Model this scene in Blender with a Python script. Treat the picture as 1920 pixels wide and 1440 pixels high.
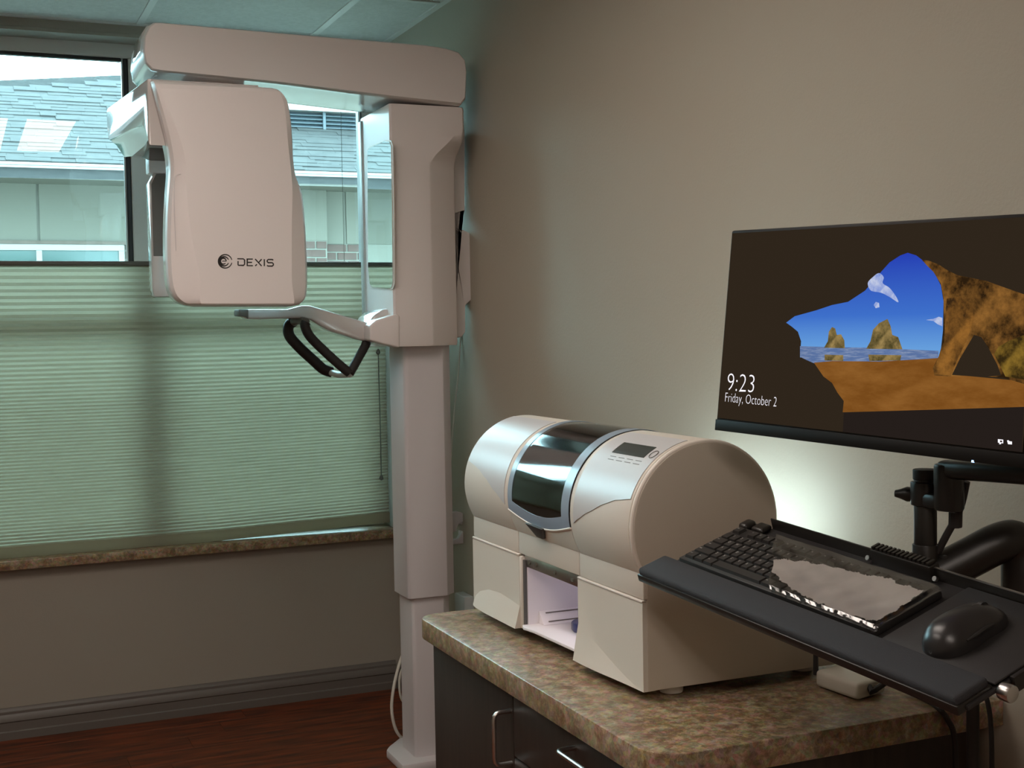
import bpy, bmesh, math, random
from mathutils import Vector as V, Matrix
random.seed(7)
for o in list(bpy.data.objects): bpy.data.objects.remove(o)
scene = bpy.context.scene
COL = scene.collection

# ------------------------------------------------------------------ camera
F = 2414.0                                   # focal length in pixels of the 1920x1440 frame
YAW, PITCH, ROLL = 0.40747, 0.04337, 0.018176
CAM = V((0, 0, 1.368))
_f = V((math.sin(YAW)*math.cos(PITCH), math.cos(YAW)*math.cos(PITCH), -math.sin(PITCH)))
_r = V((math.cos(YAW), -math.sin(YAW), 0)); _d = _f.cross(_r)
CR = math.cos(ROLL)*_r + math.sin(ROLL)*_d
CD = -math.sin(ROLL)*_r + math.cos(ROLL)*_d
cam = bpy.data.objects.new('camera', bpy.data.cameras.new('camera')); COL.objects.link(cam)
cam.data.sensor_width = 36; cam.data.lens = F/1920*36
cam.data.clip_start = .02; cam.data.clip_end = 200
m = Matrix((CR, -CD, -_f)).transposed().to_4x4(); m.translation = CAM
cam.matrix_world = m
scene.camera = cam

def at(u, v, X=None, Y=None, Z=None):
    """the place in the room that was measured at photo point (u, v) on a known plane"""
    d = CR*((u-960)/F) + CD*((v-720)/F) + _f
    if X is not None: t = (X-CAM.x)/d.x
    elif Y is not None: t = (Y-CAM.y)/d.y
    else: t = (Z-CAM.z)/d.z
    return CAM + d*t

# ------------------------------------------------------------------ light
SKY = (0.54, 0.88, 1.0); SKY_POWER = 16.0
LAMP = (1.0, 0.875, 0.785); LAMP_POWER = 9.2
w = bpy.data.worlds.new('overcast_sky'); scene.world = w; w.use_nodes = True
w.node_tree.nodes['Background'].inputs[0].default_value = (*SKY, 1)
w.node_tree.nodes['Background'].inputs[1].default_value = SKY_POWER
vs = scene.view_settings
vs.view_transform = 'Standard'; vs.look = 'None'; vs.gamma = 1; vs.exposure = 0.10
vs.use_curve_mapping = False

# ------------------------------------------------------------------ materials
M = {}
def mat(name, col, rough=.5, metal=0, spec=.5, coat=0, col2=None, scale=20, bump=0, bscale=200, stretch=(1,1,1), detail=4, emit=None, power=0):
    m = bpy.data.materials.new(name); m.use_nodes = True; nt = m.node_tree
    b = nt.nodes['Principled BSDF']
    b.inputs['Base Color'].default_value = (*col, 1); b.inputs['Roughness'].default_value = rough
    b.inputs['Metallic'].default_value = metal; b.inputs['Specular IOR Level'].default_value = spec
    b.inputs['Coat Weight'].default_value = coat; b.inputs['Coat Roughness'].default_value = .08
    if emit: b.inputs['Emission Color'].default_value = (*emit, 1); b.inputs['Emission Strength'].default_value = power
    tc = nt.nodes.new('ShaderNodeTexCoord'); mp = nt.nodes.new('ShaderNodeMapping')
    mp.inputs['Scale'].default_value = stretch; nt.links.new(tc.outputs['Object'], mp.inputs[0])
    if col2:
        n = nt.nodes.new('ShaderNodeTexNoise'); n.inputs['Scale'].default_value = scale; n.inputs['Detail'].default_value = detail
        r = nt.nodes.new('ShaderNodeValToRGB'); r.color_ramp.elements[0].position = .35; r.color_ramp.elements[1].position = .65
        r.color_ramp.elements[0].color = (*col, 1); r.color_ramp.elements[1].color = (*col2, 1)
        nt.links.new(mp.outputs[0], n.inputs['Vector']); nt.links.new(n.outputs['Fac'], r.inputs[0]); nt.links.new(r.outputs[0], b.inputs['Base Color'])
    if bump:
        n = nt.nodes.new('ShaderNodeTexNoise'); n.inputs['Scale'].default_value = bscale; n.inputs['Detail'].default_value = 3
        bp = nt.nodes.new('ShaderNodeBump'); bp.inputs['Strength'].default_value = bump; bp.inputs['Distance'].default_value = .002
        nt.links.new(mp.outputs[0], n.inputs['Vector']); nt.links.new(n.outputs['Fac'], bp.inputs['Height']); nt.links.new(bp.outputs[0], b.inputs['Normal'])
    M[name] = m
    return m

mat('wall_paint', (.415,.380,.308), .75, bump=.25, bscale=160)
mat('window_wall_shaded', (.32,.29,.245), .75, bump=.25, bscale=160)  # wall paint darkened to stand for the weaker light on this wall
mat('trim_paint', (.13,.115,.10), .45)
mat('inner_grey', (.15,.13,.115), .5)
mat('ceiling_tile', (.62,.63,.60), .9, col2=(.56,.57,.54), scale=60, bump=.6, bscale=120)
mat('ceiling_grid', (.66,.66,.63), .5)
mat('floor_wood', (.20,.046,.015), .50, spec=.3, col2=(.055,.019,.010), scale=5, stretch=(1,9,1), detail=8)
mat('white_gloss', (.66,.62,.60), .10, coat=.6)
mat('white_shell', (.86,.80,.785), .38, coat=.12)
mat('white_column', (.66,.625,.64), .55, bump=.15, bscale=500)
mat('grey_shadow_gap', (.10,.095,.09), .6)
mat('mirror', (.86,.90,.89), .015, metal=1)
mat('dark_plastic', (.035,.03,.026), .42)
mat('black_metal', (.014,.012,.010), .36)
mat('black_rubber', (.018,.016,.015), .6)
mat('tray_black', (.020,.018,.018), .55, bump=.15, bscale=900)
mat('pad_fabric', (.030,.030,.034), .8, bump=.5, bscale=1500)
mat('key_black', (.022,.020,.019), .45)
mat('mouse_black', (.022,.020,.020), .30)
mat('bezel', (.006,.005,.004), .5, spec=.2)
mat('key_print', (.62,.60,.58), .5)
mat('steel', (.62,.60,.58), .28, metal=1)
mat('print_black', (.025,.02,.018), .5)
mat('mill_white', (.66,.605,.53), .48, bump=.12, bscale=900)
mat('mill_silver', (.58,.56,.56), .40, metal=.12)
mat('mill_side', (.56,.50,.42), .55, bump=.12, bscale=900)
mat('mill_rim', (.72,.66,.59), .4)
mat('bay_white', (.80,.76,.78), .5)
mat('lcd_grey', (.045,.05,.045), .2)
mat('chamber_grey', (.15,.155,.155), .4)
mat('chamber_dark', (.055,.070,.078), .35)
mat('seal_blue', (.27,.34,.42), .22)
mat('blue_block', (.035,.035,.13), .35)
mat('box_white', (.60,.56,.48), .45)
mat('cord_white', (.66,.63,.56), .45)
mat('cabinet_wood', (.028,.018,.013), .42, col2=(.040,.026,.019), scale=14, stretch=(6,6,.6))
mat('frame_metal', (.58,.575,.55), .42, metal=.1)
mat('gasket', (.012,.014,.016), .5)
mat('frame_light', (.55,.60,.60), .35)
mat('headrail', (.10,.095,.075), .5)
mat('stucco', (.112,.100,.078), .85, bump=.3, bscale=60)
mat('gutter_white', (.24,.225,.205), .5)
mat('shingle', (.0135,.0125,.012), .85, col2=(.026,.024,.0225), scale=7, stretch=(1,3,3))
mat('brick', (.065,.033,.026), .85, col2=(.085,.05,.04), scale=9)
mat('mortar', (.155,.14,.115), .9)
mat('louvre_blue', (.040,.048,.056), .6)
mat('louvre_dark', (.02,.04,.045), .8)
mat('soffit_brown', (.08,.055,.042), .8, col2=(.10,.07,.055), scale=14)
mat('far_glass', (.011,.036,.031), .12, col2=(.020,.053,.045), scale=1.2)
mat('asphalt', (.21,.20,.17), .9)

def granite():
    m = bpy.data.materials.new('stone_laminate'); m.use_nodes = True; nt = m.node_tree; b = nt.nodes['Principled BSDF']
    tc = nt.nodes.new('ShaderNodeTexCoord')
    n1 = nt.nodes.new('ShaderNodeTexNoise'); n1.inputs['Scale'].default_value = 42; n1.inputs['Detail'].default_value = 12; n1.inputs['Roughness'].default_value = .80; n1.inputs['Distortion'].default_value = .35
    n2 = nt.nodes.new('ShaderNodeTexVoronoi'); n2.inputs['Scale'].default_value = 130
    r = nt.nodes.new('ShaderNodeValToRGB'); e = r.color_ramp.elements
    e[0].position = .30; e[0].color = (.13,.088,.046,1); e[1].position = .68; e[1].color = (.56,.46,.33,1)
    for p, c in ((.42,(.21,.14,.075,1)), (.50,(.33,.235,.14,1)), (.57,(.46,.35,.235,1))):
        k = e.new(p); k.color = c
    mx = nt.nodes.new('ShaderNodeMix'); mx.data_type = 'RGBA'; mx.blend_type = 'MULTIPLY'; mx.inputs[0].default_value = .35
    nt.links.new(tc.outputs['Object'], n1.inputs['Vector']); nt.links.new(tc.outputs['Object'], n2.inputs['Vector'])
    nt.links.new(n1.outputs['Fac'], r.inputs[0]); nt.links.new(r.outputs[0], mx.inputs[6]); nt.links.new(n2.outputs['Color'], mx.inputs[7])
    nt.links.new(mx.outputs[2], b.inputs['Base Color']); b.inputs['Roughness'].default_value = .33
    M['stone_laminate'] = m
granite()
def thin_glass(name, tint, gloss, rough=.01, fres=1.45):
    m = bpy.data.materials.new(name); m.use_nodes = True; nt = m.node_tree
    for n in list(nt.nodes): nt.nodes.remove(n)
    out = nt.nodes.new('ShaderNodeOutputMaterial'); mx = nt.nodes.new('ShaderNodeMixShader')
    t = nt.nodes.new('ShaderNodeBsdfTransparent'); t.inputs[0].default_value = (*tint, 1)
    g = nt.nodes.new('ShaderNodeBsdfGlossy'); g.inputs['Roughness'].default_value = rough
    fr = nt.nodes.new('ShaderNodeFresnel'); fr.inputs['IOR'].default_value = fres
    ad = nt.nodes.new('ShaderNodeMath'); ad.operation = 'ADD'; ad.use_clamp = True; ad.inputs[1].default_value = gloss
    nt.links.new(fr.outputs[0], ad.inputs[0]); nt.links.new(ad.outputs[0], mx.inputs[0])
    nt.links.new(t.outputs[0], mx.inputs[1]); nt.links.new(g.outputs[0], mx.inputs[2]); nt.links.new(mx.outputs[0], out.inputs[0])
    M[name] = m
thin_glass('window_glass', (.93,.98,.97), .0)
thin_glass('lid_clear', (.86,.90,.93), .07, .06)
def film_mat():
    m = bpy.data.materials.new('film_reflection'); m.use_nodes = True; nt = m.node_tree
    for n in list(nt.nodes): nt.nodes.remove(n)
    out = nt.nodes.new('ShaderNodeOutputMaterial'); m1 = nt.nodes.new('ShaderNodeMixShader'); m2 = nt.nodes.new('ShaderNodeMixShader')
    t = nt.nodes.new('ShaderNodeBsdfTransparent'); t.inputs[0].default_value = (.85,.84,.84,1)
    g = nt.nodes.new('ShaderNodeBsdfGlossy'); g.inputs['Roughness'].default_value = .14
    d = nt.nodes.new('ShaderNodeBsdfDiffuse'); d.inputs[0].default_value = (.62,.56,.53,1)  # pale body colour stands in for the reflected wall
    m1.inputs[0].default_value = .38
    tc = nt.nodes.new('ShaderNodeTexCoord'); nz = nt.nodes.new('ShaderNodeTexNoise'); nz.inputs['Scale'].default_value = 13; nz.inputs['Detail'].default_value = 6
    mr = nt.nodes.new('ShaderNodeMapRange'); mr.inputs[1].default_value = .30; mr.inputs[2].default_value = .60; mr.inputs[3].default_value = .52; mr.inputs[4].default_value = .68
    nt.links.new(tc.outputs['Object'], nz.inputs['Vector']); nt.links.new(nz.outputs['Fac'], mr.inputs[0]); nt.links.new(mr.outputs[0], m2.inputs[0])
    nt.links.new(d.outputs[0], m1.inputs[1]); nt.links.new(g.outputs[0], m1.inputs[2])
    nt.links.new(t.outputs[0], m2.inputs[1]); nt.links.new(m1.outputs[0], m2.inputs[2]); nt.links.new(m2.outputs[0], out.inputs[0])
    M['film_reflection'] = m
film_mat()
thin_glass('film_clear', (.86,.88,.89), .10, .10)
def blind_cloth():
    m = bpy.data.materials.new('blind_cloth'); m.use_nodes = True; nt = m.node_tree
    for n in list(nt.nodes): nt.nodes.remove(n)
    out = nt.nodes.new('ShaderNodeOutputMaterial'); mx = nt.nodes.new('ShaderNodeMixShader'); mx.inputs[0].default_value = .55
    d = nt.nodes.new('ShaderNodeBsdfDiffuse'); d.inputs[0].default_value = (.40,.36,.28,1)
    t = nt.nodes.new('ShaderNodeBsdfTranslucent'); t.inputs[0].default_value = (.370,.330,.240,1)
    nt.links.new(d.outputs[0], mx.inputs[1]); nt.links.new(t.outputs[0], mx.inputs[2]); nt.links.new(mx.outputs[0], out.inputs[0])
    M['blind_cloth'] = m
blind_cloth()
def glow(name, col, power):
    m = bpy.data.materials.new(name); m.use_nodes = True; nt = m.node_tree
    for n in list(nt.nodes): nt.nodes.remove(n)
    out = nt.nodes.new('ShaderNodeOutputMaterial'); e = nt.nodes.new('ShaderNodeEmission')
    e.inputs[0].default_value = (*col, 1); e.inputs[1].default_value = power; nt.links.new(e.outputs[0], out.inputs[0])
    M[name] = m
    return nt, e
glow('lamp_lens', LAMP, LAMP_POWER)
glow('bay_led', (.86,.80,1.0), 9.0)
glow('rear_led', (.74,1.0,1.08), 30.0)
glow('power_led', (.35,.6,1.0), 3.0)
# the lit display: colours of the picture it shows
def screen_mat(name, c1, c2=None, scale=6, power=1.0, grad=None, stretch=(1,1,1), lo=.38, hi=.66):
    nt, e = glow(name, c1, power)
    if c2 or grad:
        tc = nt.nodes.new('ShaderNodeTexCoord'); r = nt.nodes.new('ShaderNodeValToRGB')
        if grad:
            s = nt.nodes.new('ShaderNodeSeparateXYZ'); nt.links.new(tc.outputs['Generated'], s.inputs[0]); nt.links.new(s.outputs[2], r.inputs[0])
            el = r.color_ramp.elements; el[0].color = (*grad[0], 1); el[1].color = (*grad[-1], 1)
            if len(grad) == 3: k = el.new(.45); k.color = (*grad[1], 1)
        else:
            mp = nt.nodes.new('ShaderNodeMapping'); mp.inputs['Scale'].default_value = stretch
            n = nt.nodes.new('ShaderNodeTexNoise'); n.inputs['Scale'].default_value = scale; n.inputs['Detail'].default_value = 8
            n.inputs['Roughness'].default_value = .65
            nt.links.new(tc.outputs['Object'], mp.inputs[0]); nt.links.new(mp.outputs[0], n.inputs['Vector']); nt.links.new(n.outputs['Fac'], r.inputs[0])
            el = r.color_ramp.elements; el[0].position = lo; el[1].position = hi; el[0].color = (*c1, 1); el[1].color = (*c2, 1)
        nt.links.new(r.outputs[0], e.inputs[0])

# ------------------------------------------------------------------ mesh helpers
WL = {}                                       # world place of every parent
def smooth(me, ang):
    for p in me.polygons: p.use_smooth = True
    me.set_sharp_from_angle(angle=math.radians(ang))
def obj(name, geo, material, parent=None, bevel=0, seg=2, sm=35, label=None, cat=None, group=None, kind=None, origin=None, bang=30):
    vs_, fs = geo[0], geo[1]
    vs_ = [V(v) for v in vs_]
    lo = V([min(v[i] for v in vs_) for i in range(3)]); hi = V([max(v[i] for v in vs_) for i in range(3)])
    c = (lo+hi)/2
    if parent is None: c.z = lo.z
    if origin is not None: c = V(origin)
    me = bpy.data.meshes.new(name); me.from_pydata([v-c for v in vs_], [], fs); me.validate()
    bm = bmesh.new(); bm.from_mesh(me)
    bmesh.ops.recalc_face_normals(bm, faces=bm.faces)
    if bevel:
        es = [e for e in bm.edges if len(e.link_faces) == 2 and e.calc_face_angle(0) > math.radians(bang)]
        bmesh.ops.bevel(bm, geom=es, offset=bevel, segments=seg, profile=.5, affect='EDGES', clamp_overlap=True)
    bm.to_mesh(me); bm.free()
    if sm: smooth(me, sm)
    mats = material if isinstance(material, (list, tuple)) else [material]
    for q in mats: me.materials.append(M[q])
    if len(geo) > 2:
        for p, i in zip(me.polygons, geo[2]): p.material_index = i
    return link(name, me, c, parent, label, cat, group, kind)
def link(name, me, c, parent=None, label=None, cat=None, group=None, kind=None):
    o = bpy.data.objects.new(name, me); COL.objects.link(o); c = V(c)
    if parent is not None:
        o.parent = parent; o.location = c - WL[parent.name]
    else: o.location = c
    WL[o.name] = c
    if label: o['label'] = label
    if cat: o['category'] = cat
    if group: o['group'] = group
    if kind: o['kind'] = kind
    return o
def thing(name, loc, label, cat, group=None, kind=None):
    return link(name, None, loc, None, label, cat, group, kind)
def struct(name, geo, material, parent=None, **k):
    return obj(name, geo, material, parent, kind='structure' if parent is None else None, **k)
QB = [(0,1,3,2),(4,6,7,5),(0,4,5,1),(2,3,7,6),(0,2,6,4),(1,5,7,3)]
def box(x0, x1, y0, y1, z0, z1):
    return [(x,y,z) for x in (x0,x1) for y in (y0,y1) for z in (z0,z1)], list(QB)
def hexa(o, a, b, c):
    o, a, b, c = V(o), V(a), V(b), V(c)
    return [o+a*i+b*j+c*k for i in (0,1) for j in (0,1) for k in (0,1)], list(QB)
def join(*gs):
    v, f = [], []
    for g in gs:
        n = len(v); v += [V(p) for p in g[0]]; f += [tuple(i+n for i in q) for q in g[1]]
    return v, f
def prism(pts, ext):
    pts = [V(p) for p in pts]; e = V(ext); n = len(pts)
    v = pts + [p+e for p in pts]
    return v, [tuple(range(n)), tuple(range(2*n-1, n-1, -1))] + [(i, (i+1) % n, (i+1) % n+n, i+n) for i in range(n)]
def crv(pts, n=8, closed=False):
    """Catmull-Rom through points"""
    P = [V(p) for p in pts]; out = []; L = len(P)
    rng = range(L) if closed else range(L-1)
    for i in rng:
        p0 = P[(i-1) % L] if (closed or i > 0) else P[0]; p1 = P[i]; p2 = P[(i+1) % L]
        p3 = P[(i+2) % L] if (closed or i+2 < L) else P[-1]
        for k in range(n):
            t = k/n
            out.append(.5*((2*p1)+(p2-p0)*t+(2*p0-5*p1+4*p2-p3)*t*t+(3*p1-p0-3*p2+p3)*t**3))
    if not closed: out.append(P[-1])
    return out
def tube(pts, r, n=10, closed=False):
    P = [V(p) for p in pts]; L = len(P); v, f = [], []
    rad = r if isinstance(r, (list, tuple)) else [r]*L
    up = V((0.13, .21, 1)).normalized()
    for i, p in enumerate(P):
        a = P[(i-1) % L] if (closed or i > 0) else P[0]; b = P[(i+1) % L] if (closed or i < L-1) else P[-1]
        t = (b-a).normalized()
        if abs(t.dot(up)) > .95: up = V((1, .1, .1)).normalized()
        x = t.cross(up).normalized(); y = t.cross(x); up = -y if y.dot(up) < 0 else y
        x = t.cross(up).normalized(); y = up
        for k in range(n):
            g = 2*math.pi*k/n; v.append(p+(x*math.cos(g)+y*math.sin(g))*rad[i])
    for i in range(L if closed else L-1):
        for k in range(n):
            a, b = i*n+k, i*n+(k+1) % n; c, d = ((i+1) % L)*n+(k+1) % n, ((i+1) % L)*n+k
            f.append((a, b, c, d))
    if not closed: f += [tuple(range(n-1, -1, -1)), tuple((L-1)*n+k for k in range(n))]
    return v, f
def cyl(p0, p1, r, n=24): return tube([p0, p1], r, n)
def loft(rings, cap=True, closed=True):
    n = len(rings[0]); v = [V(p) for R in rings for p in R]; f = []
    for i in range(len(rings)-1):
        for k in range(n if closed else n-1):
            f.append((i*n+k, i*n+(k+1) % n, (i+1)*n+(k+1) % n, (i+1)*n+k))
    if cap: f += [tuple(range(n)), tuple((len(rings)-1)*n+k for k in range(n-1, -1, -1))]
    return v, f
def sheet(fn, nu, nv, thick=None):
    """fn(a,b)->(point, normal); gives a solid sheet when thick is set"""
    v, nn = [], []
    for i in range(nu+1):
        for j in range(nv+1):
            p, q = fn(i/nu, j/nv); v.append(V(p)); nn.append(V(q))
    idx = lambda i, j: i*(nv+1)+j
    f = [(idx(i,j), idx(i+1,j), idx(i+1,j+1), idx(i,j+1)) for i in range(nu) for j in range(nv)]
    if thick:
        N = len(v); v = [p+q*thick for p, q in zip(v, nn)] + v
        f = f + [tuple(k+N for k in reversed(q)) for q in f]
        rim = [idx(i,0) for i in range(nu)] + [idx(nu,j) for j in range(nv)] + [idx(i,nv) for i in range(nu,0,-1)] + [idx(0,j) for j in range(nv,0,-1)]
        for a, b in zip(rim, rim[1:]+rim[:1]): f.append((a, a+N, b+N, b))
    return v, f
def stroke(pts, wd, place, ext, closed=False):
    """flat pen stroke: 2-d points, pen width(s); place(x,y)->world"""
    P = [V((p[0], p[1], 0)) for p in pts]; L = len(P); W = wd if isinstance(wd, (list, tuple)) else [wd]*L
    l, r = [], []
    for i in range(L):
        a = P[i-1] if (i > 0 or closed) else P[i]; b = P[(i+1) % L] if (i < L-1 or closed) else P[i]
        t = (b-a).normalized(); n = V((-t.y, t.x, 0))
        k = 1.0
        if 0 < i < L-1:
            c = (P[i]-a).normalized().dot(t); k = 1/max(c, .5)
        l.append(P[i]+n*W[i]/2*k); r.append(P[i]-n*W[i]/2*k)
    v, f = [], []
    for i in range(L): v += [place(l[i].x, l[i].y), place(r[i].x, r[i].y)]
    N = len(v); v = [V(p) for p in v]; v += [p+V(ext) for p in v]
    for i in range(L-1):
        a, b, c, d = 2*i, 2*i+1, 2*i+3, 2*i+2
        f += [(a,b,c,d), (a+N,d+N,c+N,b+N), (a,d,d+N,a+N), (b,b+N,c+N,c)]
    f += [(0,N,N+1,1), (2*L-2,2*L-1,2*L-1+N,2*L-2+N)]
    return v, f
_tx = {}
def text_geo(body, place, h, squeeze=1.0, align='LEFT'):
    if body not in _tx:
        cu = bpy.data.curves.new('t', 'FONT'); cu.body = body; cu.size = 1; cu.resolution_u = 3; cu.offset = -.018 if len(body) > 1 and body[0] in '9F' and len(body) > 3 else 0
        o = bpy.data.objects.new('t', cu); COL.objects.link(o); dg = bpy.context.evaluated_depsgraph_get(); dg.update()
        me = bpy.data.meshes.new_from_object(o.evaluated_get(dg))
        _tx[body] = ([v.co.copy() for v in me.vertices], [tuple(p.vertices) for p in me.polygons])
        bpy.data.objects.remove(o); bpy.data.curves.remove(cu); bpy.data.meshes.remove(me)
    vs_, fs = _tx[body]
    cx = (min(v.x for v in vs_)+max(v.x for v in vs_))/2 if align == 'CENTER' else 0
    return [place((v.x-cx)*h*squeeze, v.y*h) for v in vs_], fs

# ------------------------------------------------------------------ the room
XL, XR, YB, YW, ZT = -2.4, 1.527, -2.0, 4.67, 2.443
fl = struct('floor', box(XL, XR, YB, YW, -.06, -.004), 'floor_wood')
# planks of the wood floor, laid along the window wall
pk = {}
y = YW; row = 0
while y > 2.4:
    y0 = y-.127; x = XL - random.random()*.9
    while x < XR:
        a, b = max(x, XL), min(x+1.2, XR); x += 1.2
        if b-a > .05: obj('plank', box(a+.0006, b-.0006, y0+.0006, y-.0006, -.004, 0), 'floor_wood', fl, bevel=.0008, seg=1, origin=(a+random.random()*3, y0+random.random()*3, 0))
    y = y0; row += 1
obj('plank_field', box(XL, XR, YB, y, -.004, 0), 'floor_wood', fl)
cl = struct('ceiling', box(XL, XR, YB, YW, ZT+.02, ZT+.08), 'ceiling_tile')
gx = [XL, -1.815, -1.205, -.595, .015, .625, 1.235, XR]; gy = [YB, -.84, .38, 1.60, 2.82, 4.04, YW]
LIGHTS = {(4, 3), (2, 3), (3, 1), (3, 0)}
for i in range(7):
    for j in range(6):
        if (i, j) in LIGHTS: continue
        obj('ceiling_tile', box(gx[i]+.004, gx[i+1]-.004, gy[j]+.004, gy[j+1]-.004, ZT+.004, ZT+.02), 'ceiling_tile', cl)
for x in gx[1:-1]: obj('grid_bar', box(x-.012, x+.012, YB, YW, ZT, ZT+.02), 'ceiling_grid', cl)
for y in gy[1:-1]: obj('grid_bar', box(XL, XR, y-.012, y+.012, ZT-.0005, ZT+.02), 'ceiling_grid', cl)
obj('wall_angle', join(box(XR-.022, XR, YB, YW, ZT-.001, ZT+.02), box(XL, XR, YW-.022, YW, ZT-.001, ZT+.02)), 'ceiling_grid', cl)
def ceiling_light(i, j, label):
    a, b, c, d = gx[i], gx[i+1], gy[j], gy[j+1]
    t = thing('ceiling_light', ((a+b)/2, (c+d)/2, ZT-.004), label, 'ceiling light')
    obj('housing', join(box(a+.012, b-.012, c+.012, d-.012, ZT+.012, ZT+.02), box(a+.262, b-.262, c+.012, d-.012, ZT-.004, ZT+.012),
        box(a+.012, a+.03, c+.012, d-.012, ZT-.002, ZT+.012), box(b-.03, b-.012, c+.012, d-.012, ZT-.002, ZT+.012)), 'ceiling_grid', t)
    for x0 in (a+.03, b-.262): obj('lens', box(x0, x0+.232, c+.03, d-.03, ZT+.002, ZT+.010), 'lamp_lens', t)
ceiling_light(4, 3, 'recessed fluorescent ceiling light panel whose lens shows mirrored in the window glass')
ceiling_light(3, 1, 'unseen ceiling light panel added overhead of the camera to brighten the machine front')  # added out of view to brighten the front of the machine
ceiling_light(3, 0, 'unseen ceiling light panel added farthest back, against the rear wall, for light from behind the camera')  # unseen panel, put in for more light from behind the camera
ceiling_light(2, 3, 'unseen ceiling light panel added left of the one mirrored in the glass for more room light')  # unseen panel, put in to raise the general room light

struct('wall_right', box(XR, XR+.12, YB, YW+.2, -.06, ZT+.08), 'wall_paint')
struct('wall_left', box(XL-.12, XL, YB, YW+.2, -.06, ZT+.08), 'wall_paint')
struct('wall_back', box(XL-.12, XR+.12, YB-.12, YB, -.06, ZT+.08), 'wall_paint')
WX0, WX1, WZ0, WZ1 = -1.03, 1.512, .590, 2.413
struct('wall_window', join(box(XL, XR, YW, YW+.2, -.06, WZ0), box(XL, XR, YW, YW+.2, WZ1, ZT+.08), box(XL, WX0, YW, YW+.2, WZ0, WZ1), box(WX1, XR, YW, YW+.2, WZ0, WZ1)), 'window_wall_shaded')
def base_prof(s): return [(0,0),(0,.107),(.004,.107),(.006,.098),(.010,.094),(.010,.086),(.016,.078),(.018,.062),(.014,.058),(.015,.030),(.019,.026),(.019,0)]
struct('baseboard_window', prism([(XL, YW-a, b) for a, b in base_prof(1)], (XR-XL-.02, 0, 0)), 'trim_paint')
struct('baseboard_right', prism([(XR-a, YB, b) for a, b in base_prof(1)], (0, YW-YB-.02, 0)), 'trim_paint')

# window: frame, mullions, panes, sill
win = thing('window_1', (.24, YW+.1, WZ0), None, None, kind='structure')
FY0, FY1 = YW+.115, YW+.185
KW_ = FY0/4.70                                # measured on the blind plane, carried out to the frame plane
def kx(x): return x*KW_
def kz(z): return CAM.z+(z-CAM.z)*KW_
def fr(name, x0, x1, z0, z1, y0=FY0, y1=FY1, m='frame_metal', b=.003): return obj(name, box(x0, x1, y0, y1, z0, z1), m, win, bevel=b, seg=1)
ZH, ZF, XJ = kz(2.335), .65, kx(1.430)
xm0, xm1 = kx(.588), kx(.668); z_r0, z_r1 = kz(1.430), kz(1.488)
fr('frame_head', WX0, WX1, ZH, WZ1); fr('frame_foot', WX0, WX1, WZ0, ZF); fr('frame_stile', XJ, WX1, ZF, ZH); fr('frame_stile', WX0, WX0+.09, ZF, ZH)
fr('frame_rail', xm1, XJ, z_r0, z_r1, FY0+.01, FY1-.005); fr('frame_rail', -.19, xm0, z_r0, z_r1, FY0+.01, FY1-.005); fr('frame_rail', WX0+.09, -.27, z_r0, z_r1, FY0+.01, FY1-.005)
fr('mullion', xm0, xm1, ZF, ZH, FY0-.004, FY0+.05); fr('mullion', -.27, -.19, ZF, ZH, FY0-.004, FY0+.05)
for x0, x1 in ((-.19, xm0), (xm1, XJ), (WX0+.09, -.27)):
    for z0, z1 in ((ZF, z_r0), (z_r1, ZH)):
        fr('pane', x0-.01, x1+.01, z0-.01, z1+.01, FY0+.030, FY0+.033, 'window_glass', 0)
fr('gasket', xm0-.016, xm0, z_r1, ZH, FY0+.004, FY0+.03, 'gasket'); fr('glazing_bead', xm0-.022, xm0-.016, z_r1, ZH, FY0+.012, FY0+.03, 'frame_light', .001)
fr('glazing_bead', XJ-.012, XJ-.004, z_r1, ZH, FY0-.004, FY0+.03, 'frame_light', .001); fr('gasket', XJ-.004, XJ, z_r1, ZH, FY0-.006, FY0+.03, 'gasket', .001); fr('gasket', -.19, xm0-.022, ZH-.012, ZH, FY0+.004, FY0+.03, 'gasket')
obj('head_reveal', box(WX0, WX1, YW, FY0, WZ1-.012, WZ1-.0005), 'window_wall_shaded', win)
struct('window_sill', box(WX0-.06, XR-.001, YW-.045, FY0, .583, .616), 'stone_laminate', bevel=.003)
bpy.data.objects['window_sill'].name = 'trim_1'

# pleated shade
sh = thing('pleated_shade', (.24, YW+.03, .62), 'pale green translucent pleated window shade lowered halfway, resting on the stone sill', 'blind')
z = 1.612; zs = []; p = .024
while z > .655:
    zs.append(z); z -= p/2; p = max(.0120, p-.00022)
zs.append(z); BX0, BX1, BY = WX0+.006, WX1-.012, YW+.014
pv, pf = [], []
for k, zz in enumerate(zs):
    yy = BY + (.0048 if k % 2 else -.0048)
    t = k/len(zs); dz = .010*t
    for j in range(9):
        s = j/8; pv.append((BX0+(BX1-BX0)*s, yy, zz + 2*dz*max(0, (BX0+(BX1-BX0)*s-.80)/(BX1-.80))))
for k in range(len(zs)-1):
    for j in range(8): pf.append((k*9+j, k*9+j+1, (k+1)*9+j+1, (k+1)*9+j))
obj('pleated_cloth', (pv, pf), 'blind_cloth', sh, sm=0)
obj('top_rail', box(BX0, BX1, BY-.012, BY+.012, 1.610, 1.626), 'headrail', sh, bevel=.002)
zb = zs[-1]
obj('bottom_rail', loft([[(x_,BY-.011,.6165+d_),(x_,BY+.011,.6165+d_),(x_,BY+.011,zb+.002+d_),(x_,BY-.011,zb+.002+d_)] for x_, d_ in ((BX0,0),(.80,0),(1.15,.010),(BX1,.020))]), 'blind_cloth', sh, bevel=.002)
c0, c1 = at(709, 660, Y=YW-.012), at(715, 896, Y=YW-.012)
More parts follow.
